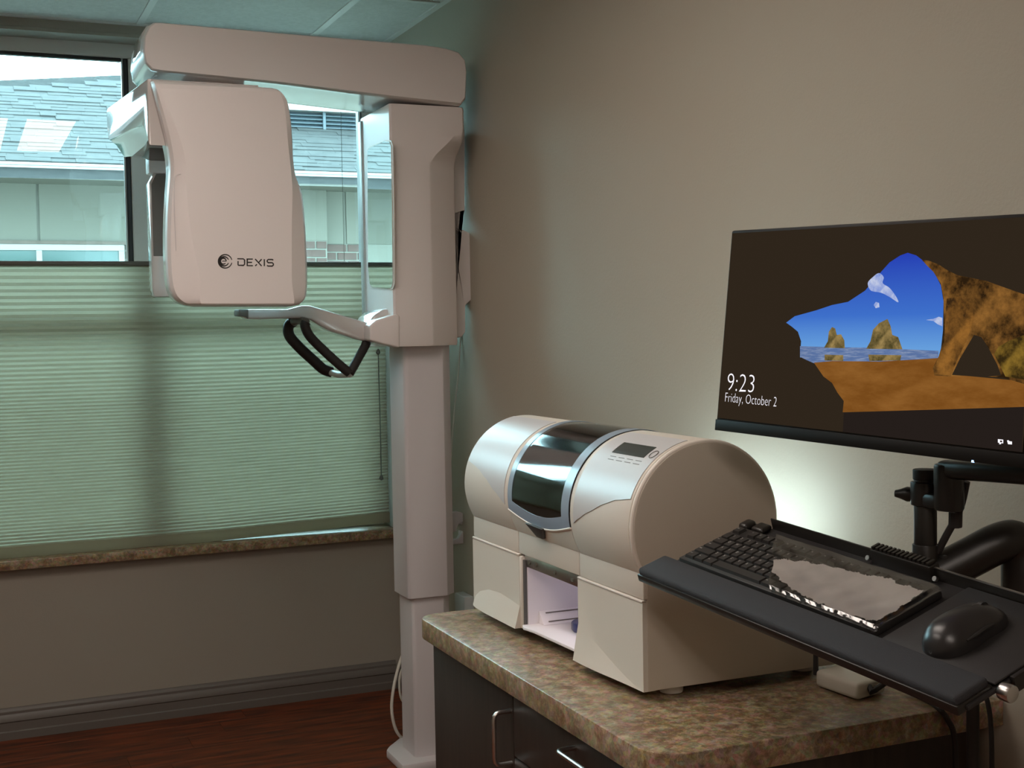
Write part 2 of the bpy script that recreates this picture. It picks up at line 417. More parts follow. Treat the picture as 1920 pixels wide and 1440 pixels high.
obj('pull_cord', tube([c0, c0.lerp(c1, .5)+V((.001,0,0)), c1], .0020, 6), 'headrail', sh)
for c in (c0, c1):
    obj('cord_tassel', tube([c+V((0,0,.012)), c+V((0,0,.006)), c+V((0,0,-.004)), c+V((0,0,-.010))], [.002,.006,.0085,.003], 10), 'headrail', sh)
obj('lift_cord', tube([V((BX0+.1,BY,1.61)), V((BX0+.1,BY,2.36))], .0009, 5), 'headrail', sh)
cr_ = at(640, 250, Y=BY); obj('lift_cord', tube([V((cr_.x,BY,1.61)), V((cr_.x,BY,2.36))], .0009, 5), 'headrail', sh)

# ------------------------------------------------------------------ outdoors
struct('ground', box(-25, 30, YW+.21, 60, -.4, -.3), 'asphalt')
BYW = 12.4
nb = thing('neighbouring_building', (2, BYW, -.3), 'pale stucco building with grey shingle roof and white gutter seen through the window', 'building')
zw = at(300, 470, Y=BYW).z
def bpart(name, geo, m, par=None, **k): return obj(name, geo, m, par or nb, **k)
wallz = at(600, 457, Y=BYW).z; GY = 11.65
g0, g1 = at(300, 316, Y=GY).z, at(300, 340, Y=GY).z
for a, b in ((-14, at(71,400,Y=BYW).x), (at(71,400,Y=BYW).x, at(238,400,Y=BYW).x), (at(238,400,Y=BYW).x, at(560,400,Y=BYW).x), (at(560,400,Y=BYW).x, at(646,400,Y=BYW).x), (at(646,400,Y=BYW).x, at(720,400,Y=BYW).x+.3), (at(720,400,Y=BYW).x+.3, 22)):
    bpart('stucco_panel', box(a+.012, b-.012, BYW-.02, BYW, wallz, g1+.04), 'stucco')
bpart('wall_core', box(-14, 22, BYW, BYW+.3, -.3, g1+.04), 'mortar')
xa, xb = at(560, 400, Y=BYW-.14).x, at(613, 400, Y=BYW-.14).x
bpart('pilaster', box(xa-.25, xb, BYW-.14, BYW-.02, wallz+.02, g1+.03), 'stucco', bevel=.006)
bpart('pilaster_core', box(xa-.25, xb-.004, BYW-.13, BYW, 1.0, wallz+.02), 'mortar')
# bricks under the stucco, each laid in running bond
bm_ = None
def bricks(x0, x1, ytop, ztop, rows):
    for r in range(rows):
        zt = ztop - .008 - r*.081
        x = x0 - (.105 if r % 2 else 0)
        while x < x1-.02:
            a, b = max(x, x0), min(x+.205, x1)
            if b-a > .03: bpart('brick', box(a, b-.012, ytop-.012, ytop, zt-.067, zt), 'brick', bevel=.002, seg=1)
            x += .21
bricks(at(613,470,Y=BYW).x, at(692,470,Y=BYW).x+.02, BYW, wallz, 5)
bricks(xa-.25, xb, BYW-.13, wallz+.02, 5)
wx = at(234, 470, Y=BYW-.02); bricks(wx.x+.01, wx.x+.42, BYW, wallz, 5)
# far windows: white frame and teal glass
def far_window(x0, x1, ztop, mull):
    f = bpart('window_frame', join(box(x0, x1, BYW-.05, BYW+.02, ztop-.055, ztop), box(x0, x0+.05, BYW-.05, BYW+.02, 1.0, ztop-.055), box(x1-.05, x1, BYW-.05, BYW+.02, 1.0, ztop-.055),
        *[box(q-.025, q+.025, BYW-.05, BYW+.02, 1.0, ztop-.055) for q in mull]), 'gutter_white', bevel=.003)
    ed = [x0]+mull+[x1]
    for a, b in zip(ed, ed[1:]): bpart('pane', box(a+.02, b-.02, BYW-.02, BYW-.012, 1.0, ztop-.03), 'far_glass', f)
    bpart('window_lintel', box(x0-.02, x1+.02, BYW-.06, BYW, ztop, ztop+.03), 'soffit_brown')
zt = at(100, 458, Y=BYW-.05).z
far_window(at(-260,460,Y=BYW-.05).x, at(233,460,Y=BYW-.05).x, zt, [at(-90,460,Y=BYW-.05).x, at(73,460,Y=BYW-.05).x])
far_window(at(692,460,Y=BYW-.05).x, at(692,460,Y=BYW-.05).x+2.4, at(700,462,Y=BYW-.05).z, [at(692,460,Y=BYW-.05).x+.8, at(692,460,Y=BYW-.05).x+1.6])
# eaves: soffit, fascia, gutter
bpart('soffit', box(-14, 22, GY, BYW+.1, g1+.03, g1+.06), 'stucco')
bpart('fascia', box(-14, 22, GY, GY+.03, g1, g0), 'gutter_white')
bpart('gutter', prism([(-14,GY-.10,g0),(-14,GY-.10,g0-.05),(-14,GY-.07,g1+.02),(-14,GY,g1+.02),(-14,GY,g0)], (36,0,0)), 'gutter_white', bevel=.004)
bpart('gutter_lip', box(-14, 22, GY-.112, GY-.094, g0-.018, g0+.006), 'gutter_white', bevel=.003)
bpart('drip_edge', box(-14, 22, GY-.035, GY-.005, g1-.006, g1+.018), 'gutter_white', bevel=.003)
# roof: lapped shingles, hip rising to the right
RS = .52; RY0 = GY-.06; RZ0 = g0+.012
def roofz(y): return RZ0 + (y-RY0)*RS
rv, rf = [], []
n_rows = 30; exposure = .092
hip0 = at(0, 140, Y=RY0); 
def hip_y(x):                       # the roof is cut by a hip line that climbs to the right
    u0, u1 = at(0,140,Y=13.6), at(237,122,Y=13.6)
    return 13.35 + (x-u0.x)*.33
for r in range(n_rows):
    ya = RY0 + r*exposure*.887; x = -6 + (r % 3)*.11
    while x < 14:
        wd = random.choice((.14,.2,.3,.36)); yb = ya + exposure*.95 + random.uniform(-.008, .008)
        if ya < min(hip_y(x), 15):
            th = random.uniform(.006, .014)
            c = hexa((x, ya-random.uniform(0,.012), roofz(ya)+.001), (wd-.001,0,0), (0,yb-ya+.03,(yb-ya+.03)*RS-.006), (0,-.3*th,th))
            n = len(rv); rv += c[0]; rf += [tuple(i+n for i in q) for q in c[1]]
        x += wd
bpart('shingles', (rv, rf), 'shingle', sm=0, kind='stuff')
bpart('roof_deck', prism([(-6,RY0,RZ0-.03),(14,RY0,RZ0-.03),(14,hip_y(14),roofz(hip_y(14))-.03),(-6,hip_y(-6),roofz(hip_y(-6))-.03)], (0,0,.02)), 'shingle', sm=0)
# louvred dormer with a copper green cap
LY = 12.62
l0, l1 = at(520, 206, Y=LY), at(700, 252, Y=LY)
dm = bpart('dormer', box(l0.x-.6, l1.x+1.2, LY+.06, LY+1.4, roofz(LY)-.1, l0.z+.02), 'louvre_dark')
def dp(name, geo, m, **k): return obj(name, geo, m, dm, **k)
zz0, zz1 = at(620, 212, Y=LY).z, at(620, 249, Y=LY).z
ns = 5
for k in range(ns):
    zt = zz0 - (zz0-zz1)*k/ns
    for a, b in ((l0.x-.55, at(608,230,Y=LY).x-.012), (at(608,230,Y=LY).x+.012, l1.x+1.1)):
        dp('louvre_slat', prism([(a,LY,zt-.03),(a,LY,zt-.036),(a,LY+.05,zt-.004),(a,LY+.05,zt+.002)], (b-a,0,0)), 'louvre_blue')
x8 = at(608,230,Y=LY).x; dp('louvre_post', box(x8-.014, x8+.014, LY-.012, LY+.05, zz1-.01, zz0+.01), 'louvre_blue')
dp('louvre_base', box(l0.x-.6, l1.x+1.2, LY-.02, LY+.05, at(620,260,Y=LY).z-.1, zz1-.004), 'louvre_blue')
dp('dormer_fascia', box(l0.x-.62, l1.x+1.2, LY-.06, LY+1.4, zz0+.004, zz0+.20), 'gutter_white')

# ------------------------------------------------------------------ the panoramic x-ray machine
xr = thing('dental_xray_machine', (1.37, 3.86, 0), 'tall white panoramic dental x-ray machine on a telescoping column in front of the window', 'x-ray machine')
def xp(name, geo, m, par=None, **k): return obj(name, geo, m, par or xr, **k)
def octo(x0, x1, y0, y1, cx, cy): return [(x0+cx,y0),(x1-cx*.6,y0),(x1,y0+cy*.6),(x1,y1),(x0,y1),(x0,y0+cy)]
# base plate and columns
xp('base_plate', prism([(1.222,3.735,0),(1.50,3.735,0),(1.50,4.0,0),(1.30,4.0,0),(1.240,3.93,0),(1.222,3.90,0)], (0,0,.028)), 'white_column', bevel=.006, seg=2)
def colm(name, x0, x1, y0, y1, z0, z1, cx, cy): return xp(name, prism([(a,b,z0) for a,b in octo(x0,x1,y0,y1,cx,cy)], (0,0,z1-z0)), 'white_column', bevel=.003, seg=2, sm=14)
def colp(name, x0, x1, x2, y0, y1, z0, z1):
    return xp(name, prism([(x0,y0+.012,z0),(x0+.006,y0+.003,z0),(x0+.016,y0,z0),(x1,y0,z0),(x2,y0+.032,z0),(x2,y1,z0),(x0,y1,z0)], (0,0,z1-z0)), 'white_column', bevel=.002, seg=2, sm=20)
colp('lower_column', 1.281, 1.384, 1.414, 3.782, 3.91, .026, .56)
colp('upper_column', 1.266, 1.394, 1.428, 3.770, 3.915, .532, 1.36)
# carriage
CY = 3.72
cT, cB = at(742,194,Y=CY).z, at(745,650,Y=CY).z
cxl = at(744,300,Y=CY).x; cxm = at(811,500,Y=CY).x; cxr = at(859,500,Y=CY+.06).x; cxt = at(872,215,Y=CY).x
sec = [(cxl-.020,4.02),(cxl-.020,CY+.02),(cxl,CY),(cxm,CY),(cxr,CY+.075),(cxr,4.02)]
def sl(s, z): return [V((a,b,z)) for a,b in s]
secA = [(cxl-.020,4.02),(cxl-.020,CY+.006),(cxl-.014,CY),(cxl,CY),(cxm-.006,CY),(cxm+.002,CY+.003),(cxr-.004,CY+.071),(cxr,CY+.080),(cxr,4.02)]
secB = [(cxl-.020,4.02),(cxl-.020,CY+.006),(cxl-.014,CY),(cxl,CY),(cxm-.006,CY),(cxt-.03,CY),(cxt-.008,CY+.003),(cxt,CY+.012),(cxt,4.02)]
shr = lambda s, k: [((a-1.33)*k+1.33, (b-3.9)*k+3.9) for a, b in s]
rings = [sl(shr(secA,.985),cB), sl(secA,cB+.008)] + [sl(secA,cB+.008+(cT-.19-cB)*k/6) for k in range(1,7)]
for k in range(1, 13):
    t = k/12; e_ = t*t*(3-2*t); zz = cT-.182+.115*t
    rings.append([p.lerp(q, e_) for p, q in zip(sl(secA,zz), sl(secB,zz))])
rings += [sl(secB,cT-.03), sl(secB,cT-.008), sl(shr(secB,.985),cT)]
body = xp('carriage', loft(rings), 'white_shell', sm=24)
# glossy mirror side: panel with inset mirror
mx = cxl-.0215
def mp(u, v): return at(u, v, X=mx)
mo = [(691,283),(694,278),(722,265),(732,266),(735,275),(737,400),(738,530),(735,539),(729,541),(700,538),(695,532),(692,500)]
xp('mirror_frame', prism([mp(u+(2 if u > 714 else -1.2), v+(2.5 if v > 400 else -2.5))-V((.001,0,0)) for u, v in mo], (.003,0,0)), 'mill_rim', body)
xp('mirror', prism([mp(u,v)-V((.0035,0,0)) for u, v in mo], (.003,0,0)), 'mirror', body)
a_, b_ = mp(686.5,205), mp(693,645)
xp('side_edge', box(mx-.004, mx+.02, 4.00, 4.035, cB+.03, cT-.01), 'frame_light', body, bevel=.003)
# knuckle that carries the chin arm (glossy)
kn = [at(u,v,Y=CY+.06) for u,v in ((690,613),(700,592),(722,578),(745,583),(752,600),(752,650),(715,645),(692,640))]
xp('arm_knuckle', prism(kn, (0,.16,0)), 'white_gloss', body, bevel=.010, seg=3)
xp('knuckle_cover', prism([at(u,v,Y=CY-.004) for u,v in ((694,610),(706,600),(745,588),(750,592),(750,652),(718,645),(694,638))], (0,.07,0)), 'white_shell', body, bevel=.006, seg=3)
# rear cable cover on the wall side
rc = [(846,240),(872,245),(872,395),(868,401),(846,404),(846,420),(880,436),(889,455),(889,548),(886,560),(873,572),(873,622),(866,632),(846,634)]
xp('rear_cover', prism([at(u,v,Y=3.86) for u,v in rc], (0,.06,0)), 'white_shell', body, bevel=.004, seg=2)
# top arm
AY = 3.70
arm_o = [(300,40),(560,63),(800,83),(838,89),(862,97),(874,112),(877,135),(875,186),(866,198),(740,184),(520,156),(300,134),(284,131),(272,118),(268,95),(270,66),(278,48),(288,40)]
pts = [at(u,v,Y=AY) for u,v in arm_o]
cc = sum(pts, V())/len(pts)
ring = lambda k, y: [V((cc.x+(p.x-cc.x)*(1-(1-k)*.16), y, cc.z+(p.z-cc.z)*k)) for p in pts]
xp('top_arm', loft([ring(.93,AY), ring(.965,AY+.004), ring(.99,AY+.014), ring(1,AY+.03), ring(1,AY+.26), ring(.97,AY+.29), ring(.9,AY+.30)]), ['white_shell', 'white_gloss'], sm=40)
for p in bpy.data.objects['top_arm'].data.polygons:
    if p.normal.z < -.6: p.material_index = 1
xp('arm_end_cap', prism([at(u,v,Y=AY+.06) for u,v in ((276,46),(266,62),(262,92),(266,108),(275,122),(290,122),(290,46))], (0,.16,0)), 'white_gloss', bevel=.008, seg=3)
# turning head: front shell
HY = 3.55
L_ = [(286,142),(288,156),(296,190),(306,228),(315,265),(321,300),(321,330),(318,370),(316,420),(316,480),(319,525),(325,549),(336,563),(352,571),(372,574)]
R_ = [(505,160),(524,167),(541,187),(549,225),(553,262),(556,300),(562,330),(573,360),(579,420),(582,480),(583,525),(581,552),(576,563),(566,571),(550,574)]
CLo = [4,8,14,18,22,24,25,30,36,46,52,46,36,24,10]
CRo = [4,7,10,12,13,12,15,24,31,34,35,30,24,15,6]
def hp(u, v, dy=0): return at(u, v, Y=HY)+V((0,dy,0))
Lc = crv([hp(*p) for p in L_], 3); Rc = crv([hp(*p) for p in R_], 3)
LO = crv([V((a,0,0)) for a in CLo], 3); RO = crv([V((a,0,0)) for a in CRo], 3)
px = 3.75/F
rings = []; N = len(Lc)
for i in range(N):
    l, r = Lc[i], Rc[i]; t = i/(N-1)
    dy = .055*max(0, (.10-t)/.10)**2 + .030*max(0, (t-.90)/.10)**2      # rounds over at the top and under at the bottom
    q_ = min(1, max(0, (t-.12)/.35)); e = .005 + .024*q_*q_*(3-2*q_)
    cl_, cr2 = LO[i].x*px, RO[i].x*px
    zc_ = lambda x: l.z + (r.z-l.z)*(x-l.x)/(r.x-l.x)
    P_ = [(l.x,.10),(l.x-.001,e+.022+dy),(l.x+.002,e+.006+dy),(l.x+.010*min(1,cl_/.03),e*.72+dy),(l.x+cl_,dy),(l.x+cl_+.02,dy-.001),(r.x-cr2-.02,dy-.001),(r.x-cr2,dy),(r.x-.010*min(1,cr2/.03),e*.72+dy),(r.x-.002,e+.006+dy),(r.x+.001,e+.022+dy),(r.x,.10)]
    rings.append([V((x, HY+yy, zc_(x))) for x, yy in P_])
hg = loft(rings); nk = len(rings[0])
hm = [1 if (q % nk in (0, 10, 11)) else 0 for q in range((len(rings)-1)*nk)] + [0, 0]
head = xp('turning_head', (hg[0], hg[1], hm), ['white_shell', 'white_gloss'], sm=13)
# seam of the flush side door on the head
sd = [hp(u,v,.0085) for u,v in ((331,470),(328,400),(328,340),(331,329),(337,326),(350,325))]
xp('door_seam', tube(crv(sd,4), .0007, 5), 'white_column', head)
# bridge of the head going back over the patient
zt0 = at(284,143,Y=HY).z
def side(u, v):                               # the left flank of the head leans out a little towards the back
    d = CR*((u-960)/F) + CD*((v-720)/F) + _f; n_ = V((1,.1,0)); return CAM + d*((.504+.355-n_.dot(CAM))/n_.dot(d))
def bx_(y): return .504+.1*(3.55-y)
pA = [(3.60,zt0+.002),(4.10,zt0+.002),(4.116,zt0-.008),(4.113,2.00),(4.103,1.968),(4.085,1.957),(3.95,1.953),(3.78,1.948),(3.67,1.942),(3.625,1.92),(3.60,1.88)]
pB = [(3.60,zt0+.002),(4.10,zt0+.002),(4.116,zt0-.008),(4.112,1.985),(4.092,1.935),(4.05,1.905),(3.95,1.895),(3.80,1.905),(3.67,1.932),(3.625,1.92),(3.60,1.88)]
zm = 2.0
def brg(P_, off, k=1.0): return [V((bx_(y_)+off, 3.86+(y_-3.86)*(1-(1-k)*.25), zm+(z_-zm)*k)) for y_, z_ in P_]
mixp = [((a[0]+b[0])/2, a[1]*.7+b[1]*.3) for a, b in zip(pA, pB)]
xp('bridge', loft([brg(pA,0,.95), brg(pA,.0015,.985), brg(pA,.005), brg(mixp,.016), brg(pB,.034), [V((.80,y_,z_)) for y_, z_ in pB]]), 'white_gloss', head, sm=38)
u0_, u1_, u2_, u3_ = at(238,266,Y=4.02), at(252,296,Y=4.0), at(304,302,Y=3.84), at(300,250,Y=3.80)
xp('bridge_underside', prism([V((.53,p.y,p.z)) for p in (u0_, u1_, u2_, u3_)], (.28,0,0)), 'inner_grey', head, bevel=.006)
xp('turning_hub', cyl((.72,3.85,zt0-.01), (.72,3.85,2.13), .09, 32), 'white_shell', head)
# sensor hanging at the far end of the bridge
SY = 4.08
so = [(279,342),(290,322),(305,319),(330,319),(330,556),(290,557),(286,540)]
sen = xp('sensor', prism([at(u,v,Y=SY) for u,v in so], (.0,.07,0)), 'white_gloss', head, bevel=.006, seg=2)
xp('sensor_face', prism([at(u,v,Y=SY-.004) for u,v in ((284,345),(293,326),(330,324),(330,480),(288,480))], (0,.006,0)), 'inner_grey', head)
xp('sensor_neck', box(.56, .72, SY-.02, SY+.05, at(300,320,Y=SY).z-.01, 1.95), 'white_shell', head, bevel=.006)
# emblem and lettering on the head
def lp(u, v): return at(u, v, Y=HY-.0015)
EXT = (0, .0022, 0)
ec = (422, 490)
def arc(cx, cy, r, a0, a1, w0, w1, n=22):
    P2, W2 = [], []
    for i in range(n+1):
        t = i/n; a = math.radians(a0+(a1-a0)*t); P2.append((cx+r*math.cos(a), cy-r*math.sin(a))); W2.append(w0+(w1-w0)*math.sin(math.pi*t))
    return stroke(P2, W2, lp, EXT)
emb = join(arc(422.3,490,12.6,-12,-348,1.5,2.6,40), arc(419.5,490.0,9.6,5,355,1.6,1.6,2) if 0 else arc(420.3,490,8.6,20,340-0,1.5,3.4,30), arc(418.6,489.7,5.6,0,318,1.6,3.2,26), stroke([(416.5,489.6),(424.6,489.6)],1.5,lp,EXT))
xp('emblem', emb, 'print_black', head, sm=0)
def letter(strokes_, dx):
    return join(*[stroke([(a+dx[0], b+dx[1]) for a, b in s], 2.25, lp, EXT) for s in strokes_])
ly = .012
def lw(u, v): return (u, v)
letters = {
 'D': [[(445,485.2),(456.5,485.4),(458.6,487.5),(458.6,495.5),(456.5,497.6),(446.4,497.4)], [(446.4,489.4),(446.4,497.4)]],
 'E': [[(474.0,485.8),(463.6,485.7),(463.6,498.0),(474.2,498.2)], [(463.6,491.8),(472.6,491.9)]],
 'X': [[(478.4,485.6),(490.6,498.8)], [(490.6,485.9),(485.4,491.8)], [(481.8,495.6),(478.6,498.6)]],
 'I': [[(495.6,486),(495.7,499)]],
 'S': [[(512.5,487.8),(510.5,486.6),(503.0,486.5),(501.0,488.4),(501.0,490.6),(503,492.5),(510.6,492.6),(512.6,494.6),(512.6,497.0),(510.6,498.9),(502.5,498.8),(500.6,497.6)]]}
for k_, s_ in letters.items(): xp('letter', letter(s_, (0, 0)), 'print_black', head, sm=0)
# chin-rest arm and patient handles
HYc = 3.78
def arm_pts(L, y): return [at(u, v, Y=y) for u, v in L]
xp('chin_arm', prism(arm_pts([(450,580),(540,580),(566,573),(582,573),(694,606),(694,642),(668,636),(616,619),(600,610),(584,600),(560,597),(536,597),(464,599),(458,594),(450,591)], HYc), (0,.10,0)), 'white_gloss', body, bevel=.009, seg=3)
xp('chin_bracket', prism(arm_pts([(448,580),(466,580),(466,598),(462,594),(448,592)], HYc-.01), (0,.07,0)), 'trim_paint', body, bevel=.002)
hd = xp('patient_handle', tube(crv(arm_pts([(574,604),(572,612),(582,632),(612,662),(640,687),(655,699)], HYc-.025), 6), .0145, 14), 'black_rubber', body)
xp('rear_grip', tube(crv(arm_pts([(550,603),(541,612),(543,630),(562,652),(590,678),(606,692),(622,698)], HYc+.10), 6), .0165, 14), 'black_rubber', body)
xp('grip_link', tube([at(618,698,Y=HYc+.10), at(636,703,Y=HYc+.04), at(656,702,Y=HYc-.025)], .010, 12), 'frame_metal', body)
xp('grip_stay', tube([at(656,700,Y=HYc-.025), at(684,650,Y=HYc), at(688,640,Y=HYc+.02)], [.0135,.0135,.0145], 14), 'black_rubber', body)
xp('grip_root', tube([at(573,604,Y=HYc-.025), at(560,600,Y=HYc+.04), at(549,604,Y=HYc+.10)], .013, 12), 'trim_paint', body)
# wall bracket, cables
bk = xp('wall_bracket', prism([at(u,v,Y=3.97) for u,v in ((846,962),(858,959),(871,963),(871,977),(861,981),(857,990),(857,996),(846,998))], (0,.02,0)), 'white_column', bevel=.002)
xp('bracket_hook', prism([at(u,v,Y=3.97) for u,v in ((850,1021),(871,1019),(871,1005),(875,1003),(884,1003),(889,997),(888,992),(872,991),(864,1002),(859,1011),(850,1012))], (0,.02,0)), 'white_column', bevel=.002)
xp('bracket_strut', join(hexa(at(857,982,Y=3.975), (XR-1.44,0,-.02), (0,.012,0), (0,0,.012)), hexa(at(862,1012,Y=3.985), (XR-1.45,0,-.012), (0,.012,0), (0,0,.03))), 'white_column', bevel=.001)
xp('power_cord', tube(crv([at(u,v,Y=y_) for u,v,y_ in ((768,1205,4.06),(754,1230,4.02),(741,1275,3.99),(734.5,1320,3.98),(738,1355,3.98),(748,1378,3.99),(764,1390,4.03))], 6), .0052, 10), 'cord_white', label='white power cord looping beside the column foot')
obj('network_cord', tube(crv([at(u,v,Y=y_) for u,v,y_ in ((770,1230,4.08),(751,1262,4.06),(750,1300,4.05),(760,1320,4.06),(785,1330,4.08))], 6), .004, 8), 'cord_white', label='thin grey-white cord tucked behind the x-ray column near the baseboard', cat='cord')
obj('thin_cord', tube(crv([at(u,v,Y=y_) for u,v,y_ in ((864,620,3.95),(860,690,3.95),(853,760,3.96),(846,850,3.99),(842,930,4.03))], 6), .0026, 8), 'cord_white', label='thin pale cord hanging behind the carriage down to the right wall', cat='cord')
ob = at(880, 1133, X=XR); obj('wall_outlet', box(XR-.035, XR-.0005, ob.y-.045, ob.y+.045, ob.z-.05, ob.z+.035), 'frame_light', bevel=.004, label='small pale grey outlet box low on the wall behind the countertop', cat='outlet')

# ------------------------------------------------------------------ counter and cabinet
ZC, CT = .7585, .0425
def rc_poly(x0, x1, y0, y1, rn, rf, n=10):
    P_ = []
    for k in range(n+1): a = math.pi*1.5 - math.pi/2*k/n; P_.append((x0+rn+rn*math.cos(a), y0+rn+rn*math.sin(a)))
    for k in range(n+1): a = math.pi - math.pi/2*k/n; P_.append((x0+rf+rf*math.cos(a), y1-rf+rf*math.sin(a)))
    return P_ + [(x1, y1), (x1, y0)]
obj('countertop', prism([(a,b,ZC-CT) for a,b in rc_poly(.884, XR-.002, 1.565, 2.592, .065, .05)], (0,0,CT)), 'stone_laminate', bevel=.003, seg=2, label='mottled brown stone-pattern countertop with rounded corners under the milling machine', cat='countertop')
cab = thing('base_cabinet', (1.22, 2.07, 0), 'dark wooden base cabinet with steel pulls under the stone countertop', 'cabinet')
zk = ZC-CT-.0005
obj('carcass', box(.928, XR-.022, 1.60, 2.56, 0.0, zk), 'cabinet_wood', cab, bevel=.001)
yd = at(962,1330,X=.91).y; zd = at(965,1420,X=.91).z
def pull(par, p, q, out=.034):
    o_ = V((-out,0,0)); p, q = V(p), V(q); d_ = (q-p).normalized()
    obj('pull', tube([p, p+o_*.7]+[p+o_*(.7+.3*math.sin(a))+d_*(.012*(1-math.cos(a))) for a in (.5,1.0,1.57)]+[q+o_*(.7+.3*math.sin(a))-d_*(.012*(1-math.cos(a))) for a in (1.57,1.0,.5)]+[q+o_*.7, q], .0042, 12), 'steel', par, label='brushed steel bar pull')
dr = obj('door', box(.910, .928, yd+.0015, 2.556, .10, zk-.003), 'cabinet_wood', cab, bevel=.0015)
pull(dr, at(958,1333,X=.910), V((.910, at(958,1333,X=.910).y, at(958,1429,X=.910).z)))
z_hi = zk-.003
for z0_, z1_ in ((zd+.002, z_hi), (zd-.19, zd-.002), (.10, zd-.194)):
    dw = obj('drawer', box(.910, .928, 1.602, yd-.0015, z0_, z1_), 'cabinet_wood', cab, bevel=.0015)
    if z1_ == z_hi: zp = at(1078,1402,X=.91)
    p_ = V((.910, zp.y, z1_-(z_hi-zp.z)))
    pull(dw, p_, p_-V((0,.13,0)))

# ------------------------------------------------------------------ milling machine
mill = thing('milling_machine', (1.20, 2.17, ZC), 'beige and silver desktop dental milling machine with round clear lid on the countertop', 'milling machine')
def mp_(name, geo, m, par=None, **k): return obj(name, geo, m, par or mill, **k)
MX, MC, MZ, MR = 1.003, 1.123, 1.040, .140
Y0, Y1, YA, YZ = 1.806, 2.546, 2.032, 2.308       # near end, far end, lid from YA to YZ
ZB = ZC+.018
def cp(y, deg, r=MR): a = math.radians(deg); return V((MC-r*math.cos(a), y, MZ+r*math.sin(a)))
def cn(deg): a = math.radians(deg); return V((-math.cos(a), 0, math.sin(a)))
def housing(y0, y1, a0=-32, a1=205, r=MR):
    prof = [(MC-r*math.cos(math.radians(a)), MZ+r*math.sin(math.radians(a))) for a in [a0+(a1-a0)*k/60 for k in range(61)]]
    return prism([(x, y0, z_) for x, z_ in prof], (0, y1-y0, 0))
mp_('far_housing', housing(YZ, Y1), 'mill_white', bevel=.006, seg=3, bang=40)
nh = mp_('near_housing', housing(Y0+.010, YA), 'mill_white', bevel=.002, bang=40)
mp_('near_rim', housing(Y0, Y0+.010, r=MR+.0005), 'mill_rim', bevel=.006, seg=3, bang=40)
# side plate, flush with the round end
prof = [(MC-(MR-.004)*math.cos(math.radians(a)), MZ+(MR-.004)*math.sin(math.radians(a))) for a in [-27+k*(197+27)/60 for k in range(61)]]
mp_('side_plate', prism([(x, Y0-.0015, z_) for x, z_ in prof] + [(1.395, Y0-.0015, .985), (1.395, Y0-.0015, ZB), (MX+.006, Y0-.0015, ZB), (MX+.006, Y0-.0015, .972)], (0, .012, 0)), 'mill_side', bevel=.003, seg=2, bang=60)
# base
mp_('base_far', box(MX+.010, 1.395, 2.300, Y1, ZB+.003, .985), 'mill_white', bevel=.004)
mp_('base_near', box(MX+.010, 1.395, Y0+.0105, 2.044, ZB+.001, .985), 'mill_white', bevel=.004)
mp_('base_back', box(1.20, 1.39, 2.044, 2.300, ZB, .985), 'mill_white')
mp_('base_top', box(MX+.010, 1.21, 2.044, 2.300, .928, .985), 'mill_white')
# front panels
mp_('upper_panel', box(MX, MX+.012, 2.307, Y1, .926, .984), 'mill_white', bevel=.0025)
mp_('upper_panel', box(MX, MX+.012, 2.0385, 2.3055, .926, .984), 'mill_white', bevel=.0025)
mp_('upper_panel', box(MX, MX+.012, Y0, 2.037, .926, .984), 'mill_white', bevel=.0025)
def lower_panel(y0, y1, pts, bot):
    """front panel with a scooped foot: pts is the crease from the inner to the outer bottom corner"""
    z1 = .9245
    x = MX-.002
    n = len(pts); v = [(x,y0,z1),(x,y1,z1)] + [(x,p[0],p[1]) for p in pts] + [(x-.012*min(1,(p[1]-bot)/.045),p[0],bot) for p in pts]
    f = [tuple([0,1]+[2+i for i in range(n)])] + [(2+i, 2+i+1, 2+n+i+1, 2+n+i) for i in range(n-1)]
    N_ = len(v); v += [(MX+.02, p[1], p[2]) for p in v]
    rim = [0,1,2]+[2+n+i for i in range(n)]+[2+n-1]
    f += [tuple(N_+i for i in reversed(f[0]))] + [tuple(N_+i for i in reversed(q)) for q in f[1:n]]
    for a, b in zip(rim, rim[1:]+rim[:1]): f.append((a, b, b+N_, a+N_))
    return v, f
mp_('lower_panel', lower_panel(Y1, 2.300, [(2.300,.822),(2.34,.826),(2.40,.830),(2.46,.826),(2.51,.814),(2.535,.800),(Y1,.788)], ZB+.002), 'mill_white', sm=12)
mp_('lower_panel', lower_panel(Y0, 2.041, [(2.041,.842),(2.00,.829),(1.95,.813),(1.90,.797),(1.86,.786),(1.83,.780),(Y0,.777)], ZB), 'mill_white', sm=12)
for a, b in ((2.300, Y1), (Y0, 2.041)): mp_('panel_edge', box(MX-.0035, MX+.006, a, b, .9215, .9255), 'mill_rim', bevel=.0015)
mp_('panel_side', box(MX-.0015, MX+.06, 2.291, 2.302, ZB+.002, .9215), 'mill_rim', bevel=.003)
